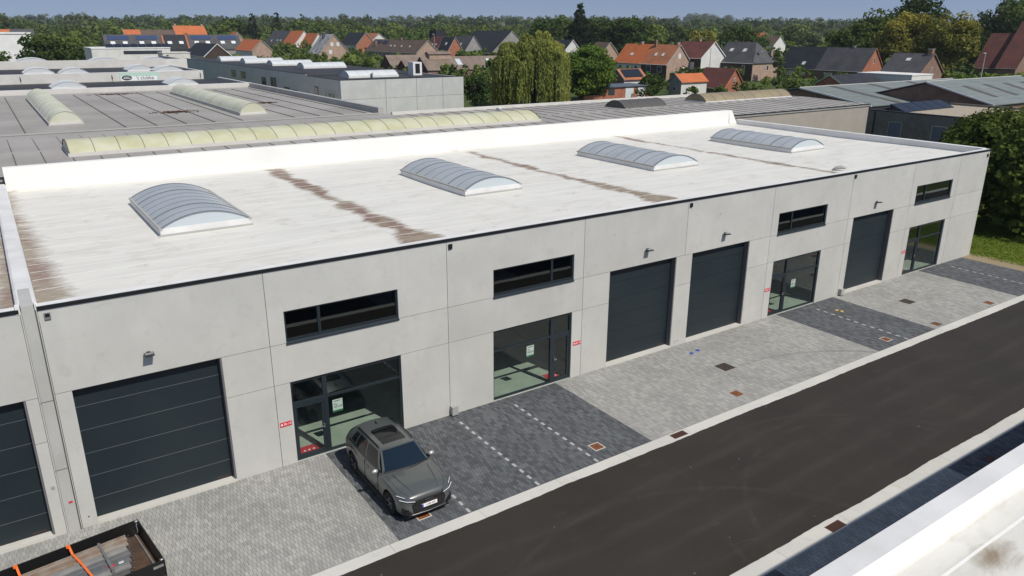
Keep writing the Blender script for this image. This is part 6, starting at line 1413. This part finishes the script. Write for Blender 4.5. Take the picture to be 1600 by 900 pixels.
tree('laurel_shrub', 'evergreen shrub at the corner of the dark brick house', 87.8, 11.6, 0, 7.4, 5.6, L_shrub, .24, 30, .55, base=.3, seed=91, cat='shrub')
hedge_mass('garden_hedge', 'clipped bright hedge behind the sheet-roofed sheds', tuple((196 + 4.5 * k, 66 - 1.4 * k, 5.6 + .3 * (k % 2), 6.5) for k in range(9)), L_light, .45, .6, 6)

# lawn strip at the right: soil edge and grass
lw = MB()
def build_lawn():
    m, n, l, b = new_mat('lawn'); pos = worldpos(n); sep = n.new('ShaderNodeSeparateXYZ'); l.new(pos, sep.inputs[0])
    c = mixc(n, l, ramp(n, l, noise_tex(n, l, pos, 1.1, 5), .35, .65), (0.085, 0.135, 0.018), (0.13, 0.175, 0.03))
    edge = vmath(n, l, 'ADD', vmath(n, l, 'SUBTRACT', sep.outputs[0], 62.9), vmath(n, l, 'MULTIPLY', vmath(n, l, 'SUBTRACT', noise_tex(n, l, pos, 1.4, 5), .5), 2.2))
    c = mixc(n, l, ramp(n, l, edge, 1.5, .7), c, (0.27, 0.215, 0.14))
    l.new(c, b.inputs['Base Color']); b.inputs['Roughness'].default_value = .95; b.inputs['Specular IOR Level'].default_value = .1
    bp = n.new('ShaderNodeBump'); bp.inputs['Strength'].default_value = .8; l.new(noise_tex(n, l, pos, 14, 4), bp.inputs['Height']); l.new(bp.outputs[0], b.inputs['Normal'])
    structure(MB().quad((62.62, -5.76, -.012), (110, -5.76, -.012), (110, 19, -.012), (62.62, 19, -.012)).build('lawn', m))
    r = np.random.default_rng(3); N = 26000
    x = r.uniform(63.6, 74, N); y_ = r.uniform(-5.6, 6, N); keep = (x - 63.4) + r.normal(scale=.5, size=N) > .7; x, y_ = x[keep], y_[keep]; n_ = len(x)
    hgt = r.uniform(.015, .045, n_); an = r.uniform(0, 6.28, n_)
    C_ = np.stack([x, y_, hgt * .8], 1); A_ = np.stack([np.cos(an), np.sin(an), np.zeros(n_)], 1) * .02; B_ = np.stack([r.normal(scale=.02, size=n_), r.normal(scale=.02, size=n_), hgt], 1)
    o = quads_to_obj('grass', C_, A_, B_, leaf_mat('grass_blades', (0.10, 0.155, 0.022), (0.17, 0.215, 0.042), .3), None); o['kind'] = 'stuff'; o['label'] = 'short lawn grass beyond the right end of the paving'; o['category'] = 'grass'
build_lawn()

# ------------------------------------------------------------------ air
def build_haze():
    m = bpy.data.materials.new('haze_air'); m.use_nodes = True; n = m.node_tree.nodes; l = m.node_tree.links
    n.remove(n['Principled BSDF']); v = n.new('ShaderNodeVolumePrincipled')
    v.inputs['Color'].default_value = (0.80, 0.88, 0.97, 1); v.inputs['Density'].default_value = 0.00009; v.inputs['Anisotropy'].default_value = 0.0
    l.new(v.outputs[0], n['Material Output'].inputs['Volume'])
    o = MB().box(-650, -650, -14, 6550, 6550, 130).build('haze', m); o['kind'] = 'stuff'; o['label'] = 'thin pale summer haze over the far trees'; o['category'] = 'haze'
build_haze()
